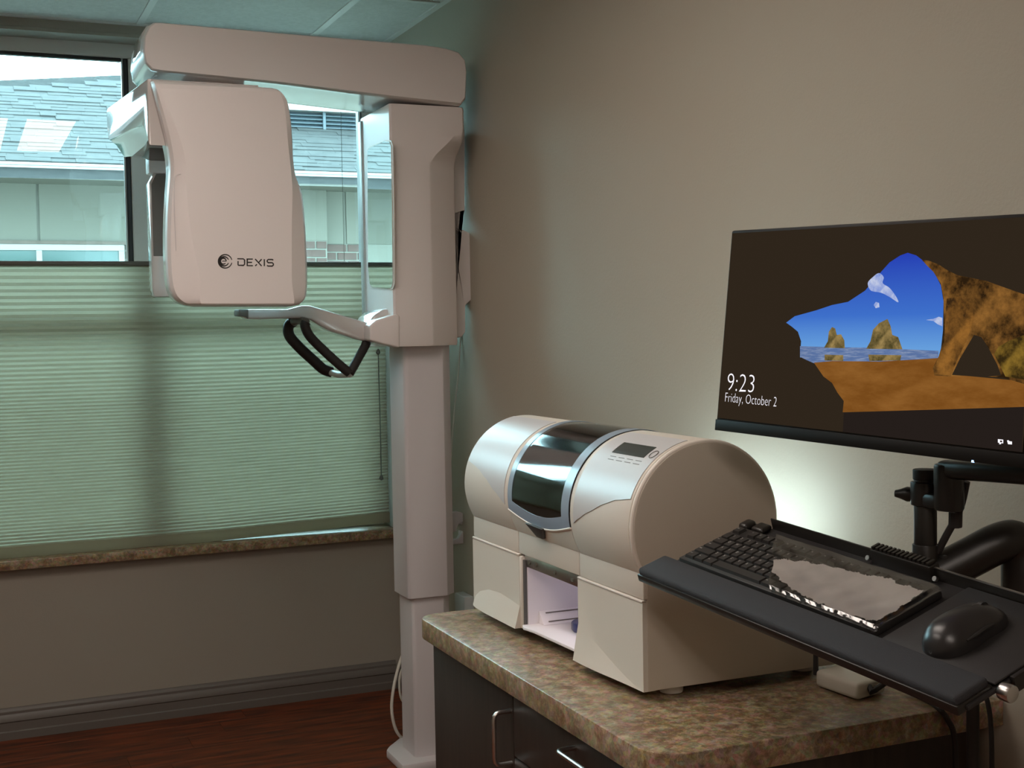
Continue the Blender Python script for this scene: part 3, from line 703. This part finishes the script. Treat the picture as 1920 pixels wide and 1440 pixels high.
# lit open bay
mp_('bay_lining', join(box(MX+.007, 1.20, 2.281, 2.290, ZB+.004, .925), box(MX+.02, 1.20, 2.044, 2.050, ZB+.004, .925), box(1.192, 1.20, 2.05, 2.281, ZB+.004, .925), box(MX+.03, 1.20, 2.05, 2.281, .918, .927)), 'bay_white')
fy = [(MX-.004,2.285),(MX-.010,2.268),(MX-.004,2.232),(MX+.004,2.045),(1.195,2.045),(1.195,2.285)]
mp_('bay_floor', prism([(a,b,ZB+.006) for a,b in fy], (0,0,.006)), 'bay_white', bevel=.0015)
wz = ZB+.0125
mp_('bay_wedge', prism([(MX+.030,2.2805,wz),(MX+.030,2.2805,wz+.024),(MX+.030,2.258,wz)], (.158,0,0)), 'bay_white')
for q in (.2,.8):
    yq, zq = 2.258+.0225*q, wz+.024*q
    mp_('wedge_slot', hexa((MX+.042,yq-.0012,zq-.0002), (.13,0,0), (0,.0012,.0014), (0,-.0008,.0008)), 'inner_grey')
mp_('bay_bracket', box(MX+.006, MX+.02, 2.045, 2.291, .902, .925), 'steel', bevel=.001)
mp_('bay_gap', box(MX+.002, MX+.006, 2.283, 2.292, ZB+.004, .915), 'grey_shadow_gap')
for yy in (2.265, 2.235, 2.15, 2.075): mp_('bracket_screw', cyl((MX+.003,yy,.913), (MX+.007,yy,.913), .0042, 10), 'headrail')
mp_('bay_lamp', box(MX+.09, MX+.13, 2.07, 2.10, .910, .917), 'bay_led')
# dark cutting chamber behind the lid
mp_('chamber', join(prism([(x,YA+.001,z_) for x, z_ in [(MC-(MR-.03)*math.cos(math.radians(a)), MZ+(MR-.03)*math.sin(math.radians(a))) for a in [60+k*10 for k in range(15)]]+[(MC+.06,MZ-.055),(MC-.1,MZ-.055),(MC-.1,MZ-.045),(MC+.05,MZ-.045),(MC+.09,MZ+.01),(MC+.07,MZ+.07),(MC,MZ+.098),(MC-.05,MZ+.085)]], (0,YZ-YA-.002,0))), 'chamber_dark')
mp_('chamber_wall', join(*[prism([(MC-(MR-.006)*math.cos(math.radians(a)), yy, MZ+(MR-.006)*math.sin(math.radians(a))) for a in range(-24,200,8)], (0,.002,0)) for yy in (YA+.0005, YZ-.0025)]), 'chamber_grey')
mp_('spindle', join(cyl((MC,YZ-.004,MZ+.01), (MC,YZ-.07,MZ+.01), .035, 24), cyl((MC,YZ-.07,MZ+.01), (MC,YZ-.10,MZ+.01), .018, 18)), 'frame_metal')
mp_('work_clamp', join(box(MC-.06, MC-.01, YA+.01, YA+.09, MZ-.04, MZ-.01), cyl((MC-.03,YA+.03,MZ-.01), (MC-.03,YA+.11,MZ-.01), .02, 18)), 'frame_metal')
def lidlow(b): return -10.5 - 8*math.sin(math.pi*min(1, max(0, b)))
# lower lip of the middle housing below the lid
def lipf(a, b):
    y = YA+(YZ-YA)*b; lo = -30; d = lo + (lidlow(b)-.5-lo)*a
    return cp(y, d), cn(d)
v_, f_ = sheet(lipf, 6, 20, None); 
mp_('lid_sill', sheet(lambda a, b: (cp(YA+(YZ-YA)*b, -30+(lidlow(b)-.5+30)*a, MR-.012), cn(-30+(lidlow(b)-.5+30)*a)), 6, 20, .012), 'mill_white', sm=50)
mp_('lid_trim', tube([cp(YA+(YZ-YA)*k/24, lidlow(k/24)-.2, MR+.001) for k in range(25)], .0022, 6), 'mill_rim')
lid = mp_('clear_lid', sheet(lambda a, b: (cp(YA+.002+(YZ-YA-.004)*b, lidlow(b)+(112-lidlow(b))*a, MR-.001), cn(lidlow(b)+(112-lidlow(b))*a)), 40, 16, .0018), 'lid_clear', sm=50)
for y0_, y1_ in ((YA+.002, YA+.032), (YZ-.022, YZ-.002)):
    mp_('frosted_border', sheet(lambda a, b, y0_=y0_, y1_=y1_: (cp(y0_+(y1_-y0_)*b, lidlow((y0_+(y1_-y0_)*b-YA)/(YZ-YA))+(108+10)*a, MR+.0009), cn(-10+118*a)), 36, 3, .0008), 'seal_blue', lid, sm=50)
mp_('frosted_border', sheet(lambda a, b: (cp(YA+.032+(YZ-YA-.054)*b, lidlow((.032+(YZ-YA-.054)*b)/(YZ-YA))+(9.5)*a, MR+.0009), cn(lidlow(.1+.8*b)+9*a)), 3, 16, .0008), 'seal_blue', lid, sm=50)
mp_('lid_latch', prism([cp(2.225,-17,MR+.001), cp(2.192,-27,MR+.001), cp(2.165,-27.5,MR+.001), cp(2.150,-18,MR+.001)], (-.007,0,-.001)), 'dark_plastic', lid, bevel=.0015)
# back half of the middle housing
mp_('middle_back', sheet(lambda a, b: (cp(YA+(YZ-YA)*b, 112+93*a, MR-.01), cn(112+93*a)), 16, 2, .010), 'mill_white', sm=50)
# silver face panels
def interp(tab, y):
    for (a, b), (c, d) in zip(tab, tab[1:]):
        if a <= y <= c: t = (y-a)/(c-a); t = t*t*(3-2*t)*.35+t*.65; return b+(d-b)*t
    return tab[0][1] if y < tab[0][0] else tab[-1][1]
farT = [(2.325,-7.5),(2.37,.5),(2.428,9.9),(2.47,15.5),(2.50,18),(2.536,20.5)]
nearT = [(1.822,20.4),(1.87,17.5),(1.9025,13.4),(1.962,4.3),(2.000,-2.4),(2.016,-6.0)]
for tab, nm in ((farT,'silver_panel'), (nearT,'silver_panel')):
    ya, yb = tab[0][0], tab[-1][0]
    sp = mp_(nm, sheet(lambda a, b, tab=tab, ya=ya, yb=yb: (cp(ya+(yb-ya)*b, interp(tab, ya+(yb-ya)*b)+(80-interp(tab, ya+(yb-ya)*b))*a), cn(interp(tab, ya+(yb-ya)*b)+(80-interp(tab, ya+(yb-ya)*b))*a)), 30, 24, .0012), 'mill_silver', sm=50)
def cpatch(y0, y1, a0, a1, h): return sheet(lambda a, b: (cp(y0+(y1-y0)*b, a0+(a1-a0)*a, MR+.0008), cn(a0+(a1-a0)*a)), 4, 4, h)
mp_('display', cpatch(1.856, 1.967, 51.4, 63.3, .0013), 'lcd_grey', sp, sm=50)
for k in range(4):
    y_ = 1.951-.0297*k; w_ = .010
    for aa in (45.2, 48.0): mp_('button_line', cpatch(y_-w_, y_+w_, aa, aa+.35, .0009), 'trim_paint', sp, sm=0)
mp_('button_ring', tube([cp(1.837+.009*math.cos(g), 55.8+3.7*math.sin(g), MR+.0022) for g in [2*math.pi*k/24 for k in range(24)]], .0006, 6, True), 'trim_paint', sp)
for fx, fyy in ((1.075,1.845),(1.10,2.48),(1.35,1.86),(1.35,2.50)): mp_('foot', cyl((fx,fyy,ZC+.0005), (fx,fyy,ZB+.014), .020, 20), 'mill_rim', bevel=.003)
mp_('rear_lamp', box(1.392, 1.398, 2.02, 2.42, .968, .988), 'rear_led')
obj('blue_block', prism([V((1.088+.030*math.cos(math.radians(a)), 2.178+.036*math.sin(math.radians(a)), ZB+.0125)) for a in range(0,360,30)], (0,0,.018)), 'blue_block', bevel=.003, label='small blue plastic block lying in the lit open bay of the milling machine', cat='block')

# ------------------------------------------------------------------ monitor
mBL, mTL, mBR, mTR = V((1.087,1.719,1.203)), V((1.118,1.715,1.514)), V((1.190,1.188,1.186)), V((1.221,1.184,1.497))
ex = (mBR-mBL).normalized(); ey = (mTL-mBL).normalized(); en = ex.cross(ey).normalized()      # en points to the viewer
if en.dot(CAM-mBL) < 0: en = -en
MW, MH = (mBR-mBL).length, (mTL-mBL).length
mon = thing('monitor', mBL.lerp(mBR,.5)-en*.02, 'wide black flat monitor showing a rocky beach lock screen, mounted on an arm', 'monitor')
obj('monitor_case', hexa(mBL-en*.022, ex*MW, ey*MH, en*.022), 'bezel', mon, bevel=.003)
obj('case_bulge', hexa(mBL+ex*.08+ey*.05-en*.050, ex*(MW-.16), ey*(MH-.10), en*.0285), 'black_metal', mon, bevel=.012)
obj('chin_bar', hexa(mBL+en*.0001, ex*MW, ey*.017, en*.0015), 'bezel', mon, bevel=.0006)
obj('power_light', hexa(mBL+ex*(MW*.865)-ey*.0005, ex*.003, ey*.0028, en*.0022), 'power_led', mon)
def sp_(u, v, lift=0):                       # photo point on the flat screen
    d = CR*((u-960)/F) + CD*((v-720)/F) + _f
    return CAM + d*((mBL+en*(.0008+lift)-CAM).dot(en)/d.dot(en))
def sxy(a, b, lift): return mBL + ex*(a*MW) + ey*(b*MH) + en*(.0008+lift)
def flat(pts): return [V(p) for p in pts], [tuple(range(len(pts)))]
scr_c = [sxy(.006,.062,0), sxy(.994,.062,0), sxy(.994,.985,0), sxy(.006,.985,0)]
screen_mat('scr_dark', (.026,.0175,.0105), None); screen_mat('scr_sky', (.05,.12,.5), grad=((.16,.40,.72),(.045,.15,.55),(.018,.045,.42)))
screen_mat('scr_sea', (.09,.15,.32), (.26,.32,.46), 50, stretch=(1,1,9), lo=.45, hi=.72); screen_mat('scr_sand', (.17,.062,.010), (.24,.098,.020), 16, stretch=(1,1,3))
screen_mat('scr_rock', (.035,.017,.006), (.27,.115,.022), 34, lo=.36, hi=.64); screen_mat('scr_cliff', (.022,.011,.004), (.26,.115,.025), 30, lo=.38, hi=.66)
screen_mat('scr_stack', (.07,.055,.018), (.32,.22,.08), 60); screen_mat('scr_cloud', (.20,.28,.62), (.50,.55,.72), 70); screen_mat('scr_text', (.95,.92,.98)); screen_mat('scr_wet', (.10,.075,.10), (.28,.27,.36), 60, stretch=(1,1,5)); screen_mat('scr_floor', (.017,.012,.010))
screen_mat('scr_moss', (.03,.018,.005), (.22,.13,.02), 40, lo=.40, hi=.64)
scr = obj('screen', flat(scr_c), 'scr_dark', mon, sm=0)
def pic(name, pts, m, lift, curve=0):
    P_ = [sp_(u, v, lift) for u, v in pts]
    lim = []
    for p in P_:                                  # keep the picture inside the screen edge
        q = p-mBL; a = min(max(q.dot(ex)/MW, .0065), .9935); b = min(max(q.dot(ey)/MH, .0625), .9845); lim.append(sxy(a, b, lift))
    return obj(name, flat(lim), m, scr, sm=0)
pic('picture_sky', [(1474,605),(1490,593),(1530,582),(1560,572),(1590,566),(1622,545),(1650,512),(1668,492),(1688,479),(1702,474),(1718,479),(1735,492),(1752,512),(1764,535),(1769,565),(1768,620),(1763,665),(1760,685),(1500,670),(1502,640),(1496,622),(1484,612)], 'scr_sky', .0002)
pic('picture_cloud', crv([V((1633,545,0)),V((1627,531,0)),V((1636,520,0)),V((1648,512,0)),V((1657,520,0)),V((1655,531,0)),V((1668,540,0)),V((1680,556,0)),V((1684,567,0)),V((1668,557,0)),V((1652,549,0))], 4, True) and [(p.x,p.y) for p in crv([V((1633,545,0)),V((1627,531,0)),V((1636,520,0)),V((1648,512,0)),V((1657,520,0)),V((1655,531,0)),V((1668,540,0)),V((1680,556,0)),V((1684,567,0)),V((1668,557,0)),V((1652,549,0))], 4, True)], 'scr_cloud', .0004)
pic('picture_cloud', [(1638,572),(1642,566),(1648,568),(1649,576),(1642,578)], 'scr_cloud', .0004)
pic('picture_cloud', [(1736,600),(1750,598),(1760,594),(1767,596),(1767,612),(1758,608),(1750,602)], 'scr_cloud', .0004)
pic('picture_sea', [(1500,649),(1560,651),(1640,652),(1760,658),(1758,690),(1545,690),(1526,681),(1512,675),(1500,669)], 'scr_sea', .0005)
pic('picture_wet_sand', [(1546,665),(1581,666),(1581,677),(1546,676)], 'scr_stack', .00065); pic('picture_wet_sand', [(1628,665),(1690,666),(1688,676),(1630,677)], 'scr_stack', .00065)
for P_ in ([(1545,652),(1552,640),(1554,622),(1560,613),(1566,616),(1569,628),(1577,627),(1583,638),(1584,653)], [(1624,654),(1632,640),(1637,618),(1648,606),(1664,598),(1670,612),(1673,628),(1684,632),(1692,655)]):
    pic('picture_sea_stack', P_, 'scr_stack', .0007)
pic('picture_sand', [(1526,680),(1560,677),(1650,678),(1720,674),(1765,671),(1760,700),(1920,715),(1920,763),(1760,768),(1580,773),(1582,752),(1570,736),(1560,718),(1544,706)], 'scr_sand', .0008)
pic('picture_cliff', [(1728,487),(1742,489),(1760,496),(1775,506),(1795,516),(1815,520),(1850,527),(1880,538),(1920,552),(1920,720),(1880,708),(1850,706),(1820,704),(1780,706),(1752,704),(1749,690),(1760,668),(1768,640),(1770,600),(1769,560),(1764,532),(1750,510),(1738,498)], 'scr_cliff', .0009)
pic('picture_rock', [(1752,702),(1752,688),(1762,664),(1770,640),(1772,600),(1775,560),(1800,556),(1822,570),(1826,600),(1812,640),(1796,672),(1782,704)], 'scr_rock', .0010)
pic('picture_shadow', [(1785,703),(1800,672),(1818,642),(1826,628),(1840,632),(1852,650),(1870,684),(1877,704),(1840,707)], 'scr_dark', .0011)
pic('picture_moss', [(1872,650),(1890,640),(1920,628),(1920,712),(1885,706),(1872,680),(1864,664)], 'scr_moss', .0011)
pic('picture_foreground', [(1582,774),(1760,768),(1920,762),(1920,850),(1580,812)], 'scr_floor', .0006)
def screen_text(body, u, v, h, sq, m='scr_text'):
    o_ = sp_(u, v, .0012); obj('screen_text', text_geo(body, lambda a, b: o_+ex*a+ey*b, h, sq), m, scr, sm=0)
pxs = (sp_(1400,730)-sp_(1360,730)).length/40
screen_text('9:23', 1361, 732, .0400, .92); screen_text('Friday, October 2', 1358, 753, .0212, .72)
i0 = sp_(1871,824,.0012)
pic('network_icon', [(1871,823.5),(1881,824.5),(1881,831.5),(1877,831),(1877,833),(1873,833),(1874,830.6),(1871,830)], 'scr_text', .0012); pic('network_icon_gap', [(1875,826),(1879,826.3),(1879,829.5),(1875,829.3)], 'scr_dark', .0014)
pic('power_icon', [(1888,826),(1891,825.5),(1893,827.5),(1897.5,828),(1897.5,833.5),(1890,833)], 'scr_text', .0012)

# ------------------------------------------------------------------ keyboard tray and wall arm
TO = V((1.002,1.700,1.014)); TU = V((.096,-.992,-.079)).normalized(); TW = V((.950,.067,.306)); TW = (TW-TU*TW.dot(TU)).normalized(); TN = TU.cross(TW).normalized()
if TN.z < 0: TN = -TN
TO = TO - TN*.012
def tp(u, w_, h=0): return TO + TU*u + TW*w_ + TN*h
def tbox(u0, u1, w0, w1, h0, h1): return hexa(tp(u0,w0,h0), TU*(u1-u0), TW*(w1-w0), TN*(h1-h0))
arm = thing('workstation_arm', (1.45, 1.40, .95), 'black swing arm holding a tilted keyboard tray and monitor pole beside the wall', 'mounting arm')
def ap(name, geo, m, par=None, **k): return obj(name, geo, m, par or arm, **k)
tray = ap('keyboard_tray', tbox(-.012,.606,-.05,.160,-.006,0), 'tray_black', bevel=.002)
ap('palm_rest', tbox(-.020,.600,-.060,-.006,.0005,.014), 'pad_fabric', tray, bevel=.005, seg=3)
ap('palm_rest_base', tbox(-.022,.602,-.062,-.004,-.008,.004), 'black_metal', tray, bevel=.002)
ap('tray_lip', tbox(.040,.700,.158,.161,-.004,.018), 'black_metal', tray, bevel=.001)
ap('tray_lip_edge', tbox(.30,.700,.1575,.1605,.018,.0192), 'steel', tray)
ap('mouse_platform', tbox(.428,.605,-.004,.157,.003,.0065), 'tray_black', tray, bevel=.002)
ap('platform_tail', tbox(.605,.70,.045,.157,.0005,.0065), 'tray_black', tray, bevel=.002)
ap('side_rail', tbox(.604,.612,.02,.16,-.016,.004), 'black_metal', tray, bevel=.001)
ap('rail_knob', cyl(tp(.606,.004,-.006), tp(.622,.004,-.006), .0105, 20), 'steel', tray, bevel=.002, label='clear silver knob')
ap('tray_clip', tbox(-.004,.016,.125,.150,0,.014), 'black_metal', tray, bevel=.006, seg=3)
ap('tray_clip', tbox(.018,.045,.132,.156,0,.010), 'black_metal', tray, bevel=.005, seg=3)
cl_ = ap('cable_comb', tbox(.262,.372,.150,.168,-.002,.022), 'black_metal', tray, bevel=.001)
for k in range(14): ap('comb_tooth', tbox(.264+k*.0077,.268+k*.0077,.152,.166,.021,.0265), 'black_metal', cl_)
for u_ in (.256,.379): ap('comb_screw', cyl(tp(u_,.152,.006), tp(u_,.148,.009), .0036, 10), 'steel', cl_)
ap('tilt_mechanism', tbox(.30,.44,.05,.14,-.030,-.0065), 'black_metal', tray, bevel=.008)
ap('under_cable_tray', tbox(.44,.57,-.02,.05,-.022,-.0085), 'black_metal', tray, bevel=.004)
# pole with collar
PX = 1.262
pt, pb = at(1738,884,X=PX), at(1732,1062,X=PX)
pole_x, pole_y = PX, (pt.y+pb.y)/2
ap('pole', cyl((pole_x,pole_y,.955), (pole_x,pole_y,pt.z), .0160, 28), 'black_metal', bevel=.001, label='black steel pole')
ap('pole_cap', cyl((pole_x,pole_y,pt.z-.012), (pole_x,pole_y,pt.z+.003), .0172, 28), 'black_rubber', bevel=.0015)
ap('pole_sleeve', cyl((pole_x,pole_y,.955), (pole_x,pole_y,at(1735,1020,X=PX).z), .0185, 28), 'black_metal', bevel=.001)
cz0, cz1 = at(1730,946,X=PX).z, at(1730,902,X=PX).z
col_ = ap('collar', cyl((pole_x,pole_y,cz0), (pole_x,pole_y,cz1), .0205, 28), 'black_metal', bevel=.002)
kb_ = at(1702,924,X=PX); ap('collar_knob', tube([V((pole_x-.004,pole_y+.016,kb_.z)), V((pole_x-.010,pole_y+.026,kb_.z)), V((pole_x-.016,pole_y+.034,kb_.z)), V((pole_x-.020,pole_y+.040,kb_.z))], [.010,.011,.007,.005], 14), 'black_metal', col_)
ap('collar_bracket', hexa((pole_x-.016,pole_y-.055,cz0-.002), (.030,0,0), (0,.055,0), (0,0,cz1-cz0-.012)), 'black_metal', col_, bevel=.006)
ej = V((pole_x, pole_y-.048, 0))
ap('elbow_joint', cyl((ej.x,ej.y,at(1785,958,X=PX).z), (ej.x,ej.y,at(1785,870,X=PX).z), .0205, 28), 'black_metal', bevel=.004)
mz0, mz1 = at(1800,901,X=PX).z, at(1790,864,X=PX).z
ap('monitor_arm', hexa((ej.x-.018,ej.y+.012,mz0), (.036,0,0), (.006,-.26,.012), (0,0,mz1-mz0)), 'black_metal', bevel=.010, seg=3)
mc = mBL.lerp(mTR,.5)
e2 = V((ej.x+.005, ej.y-.235, mz0+.02))
ap('arm_riser', cyl(e2, V((e2.x, e2.y, mc.z)), .017, 20), 'black_metal', bevel=.002)
ap('arm_link', tube([V((e2.x,e2.y,mc.z)), V((e2.x-.01,(e2.y+mc.y)/2,mc.z)), mc-en*.075], .014, 16), 'black_metal')
ap('mount_plate', hexa(mc-ex*.05-ey*.05-en*.075, ex*.10, ey*.10, en*.0235), 'black_metal', bevel=.002)
cb = [at(1812,903,X=PX+.02), at(1804,940,X=PX+.02), at(1792,972,X=PX+.02), at(1775,1003,X=PX+.015), at(1758,1036,X=PX+.01)]
cab_ = ap('arm_cable', tube(crv(cb,5), .0052, 10), 'black_rubber')
ap('cable_tie', tube([cb[2]+V((0,0,.010)), cb[2]-V((-.002,-.003,.012))], .0095, 10), 'black_rubber', cab_)
ap('cable_holder', hexa(at(1745,1052,X=PX+.01), (.03,0,0), (0,-.028,0), (0,0,.012)), 'black_rubber', bevel=.003)
# thick swing tube rising to an elbow and dropping to the wall mount
t0, t1, t2 = V((pole_x,pole_y,.985)), at(1888,1008,X=1.37), V((0,0,0))
t0 = at(1752,1080,X=1.275); t1 = at(1884,1012,X=1.36)
ap('swing_tube', tube(crv([t0, t0.lerp(t1,.5), t0.lerp(t1,.9), at(1902,1013,X=1.375), at(1914,1035,X=1.385), at(1916,1075,X=1.385), at(1916,1120,X=1.385)], 5), .0285, 28), 'black_metal', label='thick black swing tube')
ap('wall_link', tube([t1+V((0,0,-.10)), V((XR-.02,t1.y-.02,t1.z-.10))], .026, 20), 'black_metal')
ap('wall_plate', box(XR-.022, XR-.0005, t1.y-.10, t1.y+.06, t1.z-.30, t1.z+.02), 'black_metal', bevel=.004)
ap('tray_support', tube([tp(.32,.10,-.03), V((pole_x,pole_y,.965))], .018, 16), 'black_metal')

# keyboard
KU0, KU1, KW0, KW1 = .004, .414, .001, .125
kbd = thing('keyboard', tp((KU0+KU1)/2, (KW0+KW1)/2, 0), 'black full-size keyboard with white key letters on the tilted tray', 'keyboard')
obj('keyboard_case', tbox(KU0,KU1,KW0,KW1,.0005,.0115), 'key_black', kbd, bevel=.003)
obj('case_foot', tbox(KU0+.01,KU1-.01,KW1-.03,KW1-.004,.0001,.0006), 'black_rubber', kbd)
keymesh = {}
def key(u, w_, ku, kw, leg):
    kk = (round(ku,4), round(kw,4)); c = tp(u+ku/2, w_+kw/2, .0115)
    if kk not in keymesh:
        b0, b1 = (ku/2-.0008), (kw/2-.0008); t0_, t1_ = b0-.0016, b1-.0014
        v = [TU*(sx*b0)+TW*(sy*b1) for sx, sy in ((-1,-1),(1,-1),(1,1),(-1,1))] + [TU*(sx*t0_)+TW*(sy*t1_)+TN*.0045 for sx, sy in ((-1,-1),(1,-1),(1,1),(-1,1))]
        me = bpy.data.meshes.new('key'); me.from_pydata(v, [], [(3,2,1,0),(4,5,6,7),(0,1,5,4),(1,2,6,5),(2,3,7,6),(3,0,4,7)]); me.materials.append(M['key_black']); keymesh[kk] = me
    k = link('key', keymesh[kk], c, kbd)
    if leg:
        o_ = tp(u+.0035, w_+kw-.0082, .0115+.0047)
        obj('legend', text_geo(leg, lambda a, b: o_+TU*a+TW*b, .0062 if len(leg) == 1 else .0038, .9), 'key_print', k, sm=0)
p_ = (KU1-KU0-.016)/22.4; rw = (KW1-KW0-.012)/6.3
def row(w_, seq, u0=KU0+.008, h=rw):
    u = u0
    for it in seq:
        if isinstance(it, (int, float)): u += it*p_; continue
        leg, n = it if isinstance(it, tuple) else (it, 1)
        key(u, w_, n*p_, h, leg); u += n*p_
wb = KW0+.006; W_ = [wb+rw*k for k in range(5)]+[wb+rw*5.3]
row(W_[5], [('Esc',1),1]+['F%d' % k for k in range(1,5)]+[.5]+['F%d' % k for k in range(5,9)]+[.5]+['F%d' % k for k in range(9,13)]+[.2,('',1),('',1),('',1),.2,('',1),('',1),('',1),('',1)])
row(W_[4], list('`1234567890-=')+[('',2),.2,('Ins',1),('',1),('',1),.2,('Num',1),'/','*','-'])
row(W_[3], [('Tab',1.5)]+list('QWERTYUIOP[]')+[('\\',1.5),.2,('Del',1),('End',1),('',1),.2,'7','8','9','+'])
row(W_[2], [('Caps',1.75)]+list("ASDFGHJKL;'")+[('',2.25),3.4,'4','5','6'])
row(W_[1], [('Shift',2.25)]+list('ZXCVBNM,./')+[('',2.75),1.2,('',1),1.2,'1','2','3',('',1)])
row(W_[0], [('Ctrl',1.25),('Fn',1.25),('Alt',1.25),('',6.25),('Alt',1.25),('',1.25),('',1.25),('Ctrl',1.25),.2,('',1),('',1),('',1),.2,('0',2),'.',('',1)])
# loose clear film over the right two thirds of the keyboard
FU0, FU1 = .222, KU1+.004
def film_uw(a, b):
    u = FU0 + (FU1-FU0)*a - (1-a)*(.132*b + .003*math.sin(b*11)); return u, KW0-.003 + (KW1-KW0+.002)*b
def film(a, b):
    u, w_ = film_uw(a, b)
    h = .0180 + .0005*math.sin(a*11+b*4)*math.sin(b*6+a*3) + .0003*math.sin(a*37+math.sin(b*9)*2) + .0002*math.sin(b*21+a*17)
    if b < .05: h -= .0035 + .0005*math.sin(a*47) + .0003*math.sin(a*83)
    if a > .975: h -= .003
    return tp(u, w_, h), TN
REFLECTION = [(.164,.044),(.155,.066),(.194,.080),(.247,.092),(.290,.095),(.319,.101),(.342,.109),(.358,.101),(.404,.104),(.410,.055),(.409,.014),(.389,.009),(.344,.005),(.298,.009),(.261,.014),(.224,.022)]  # outline of the wall's reflection, painted as a paler zone of the film
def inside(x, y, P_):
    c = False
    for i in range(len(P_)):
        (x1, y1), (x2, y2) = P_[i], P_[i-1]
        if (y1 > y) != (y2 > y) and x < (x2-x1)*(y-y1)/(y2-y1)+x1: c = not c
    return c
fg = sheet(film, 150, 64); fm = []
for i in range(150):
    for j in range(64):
        u, w_ = film_uw((i+.5)/150, (j+.5)/64); fm.append(1 if inside(u+.0015*math.sin(w_*260+u*90), w_+.0016*math.sin(u*210)+.0007*math.sin(u*510), REFLECTION) else 0)
obj('keyboard_film', (fg[0], fg[1], fm), ['film_clear', 'film_reflection'], sm=180, label='crinkled clear plastic film with painted wall reflection lying over the right side of the keyboard', cat='plastic cover')
# mouse
ms = thing('computer_mouse', tp(.508,.060,.0065), 'black rounded computer mouse with scroll wheel on the right side of the tray', 'mouse')
def mouse_pt(t, s):
    """t along the body (-1 palm end, 1 button end), s across -1..1"""
    a = .92 if t > 0 else 1
    wdt = .0315*(max(0, 1-abs(t)**3.2))**.42*(1-.10*math.exp(-((t-.15)/.3)**2))
    hgt = .0345*(max(0, 1-abs((t+.22)/1.24)**2.4))**.62 if t > -.22 else .0345*(max(0, 1-abs((t+.22)/.78)**2.6))**.55
    g = math.pi/2*s
    return tp(.508+wdt*math.sin(g), .060+.060*t, .0068+max(.004, hgt)*max(0, math.cos(g))**.72)
rg = []
for i in range(33):
    t = -math.cos(math.pi*i/32)*.999; rg.append([mouse_pt(t, -1+2*k/20) for k in range(21)])
mb = obj('mouse_body', loft(rg), 'mouse_black', ms, sm=60)
obj('wheel', tube([tp(.505,.094,.0275), tp(.511,.094,.0275)], .0085, 18), 'black_rubber', ms)
obj('button_seam', tube([mouse_pt(t, 0)+TN*.0001 for t in (.30,.45,.75,.9)], .0007, 5), 'grey_shadow_gap', ms)
obj('side_grip', tube([mouse_pt(t, .80) for t in (-.45,-.2,.1,.35)], [.0015,.003,.003,.0015], 8), 'black_rubber', ms)

# ------------------------------------------------------------------ small white wireless box and cables on the counter
q0, q1, q2 = at(1528,1284,Z=ZC+.004), at(1608,1312,Z=ZC+.004), at(1662,1296,Z=ZC+.004)
rt = thing('wireless_box', (q0+q2)/2, 'small rounded white wireless box with black stub antennas on the counter below the tray', 'router')
a_, b_ = q0-q1, q2-q1
obj('box_case', hexa(V((q1.x,q1.y,ZC+.0015)), a_, b_, (0,0,.028)), 'box_white', rt, bevel=.007, seg=3)
p1 = q0+b_*.06+V((0,.002,0)); obj('antenna', tube([V((p1.x,p1.y,ZC+.020)), V((p1.x,p1.y,ZC+.032)), V((p1.x,p1.y,ZC+.10))], [.0045,.0045,.0038], 10), 'black_rubber', rt)
p2 = q1.lerp(q2,.42)+V((-.0,-.004,.016)); p3 = at(1634,1298,Y=p2.y-.006); p4 = at(1678,1268,Y=p2.y-.004); obj('antenna', tube([p2+V((0,.006,0)), p3, p3.lerp(p4,.15), p4], [.0045,.0055,.0050,.0042], 10), 'black_rubber', rt)
obj('tray_cord', tube(crv([at(1668,1272,Y=1.66), at(1690,1288,Y=1.65), at(1716,1302,Z=.7640), at(1742,1315,Z=.7640), at(1762,1330,Z=.7640), at(1776,1348,Y=1.558), at(1788,1375,Y=1.555), at(1792,1430,Y=1.553), at(1792,1600,Y=1.553)], 6), .0045, 10), 'black_rubber', label='glossy black cord running from the tray over the counter edge', cat='cord')
obj('box_cord', tube(crv([at(1578,1222,Z=.7625), at(1592,1240,Z=.7625), at(1615,1252,Z=.7625), at(1650,1262,Z=.7625), at(1690,1270,Z=.7625)], 6), .0034, 8), 'black_rubber', label='thin black cord behind the white wireless box', cat='cord')
obj('hanging_cord', tube(crv([at(1835,1285,X=1.42), at(1850,1310,X=1.42), at(1858,1360,X=1.42), at(1860,1450,X=1.42), at(1860,1600,X=1.42)], 6), .0038, 8), 'black_rubber', label='black cord hanging down past the counter corner beside the wall', cat='cord')
hp0 = at(1824,1300,X=1.36); obj('cable_sleeve', tube([V((hp0.x,hp0.y,hp0.z+.04)), hp0, V((hp0.x,hp0.y,.30))], .0095, 12), 'black_rubber', label='thick black cable sleeve dropping straight down from the tray at the counter corner', cat='cable')
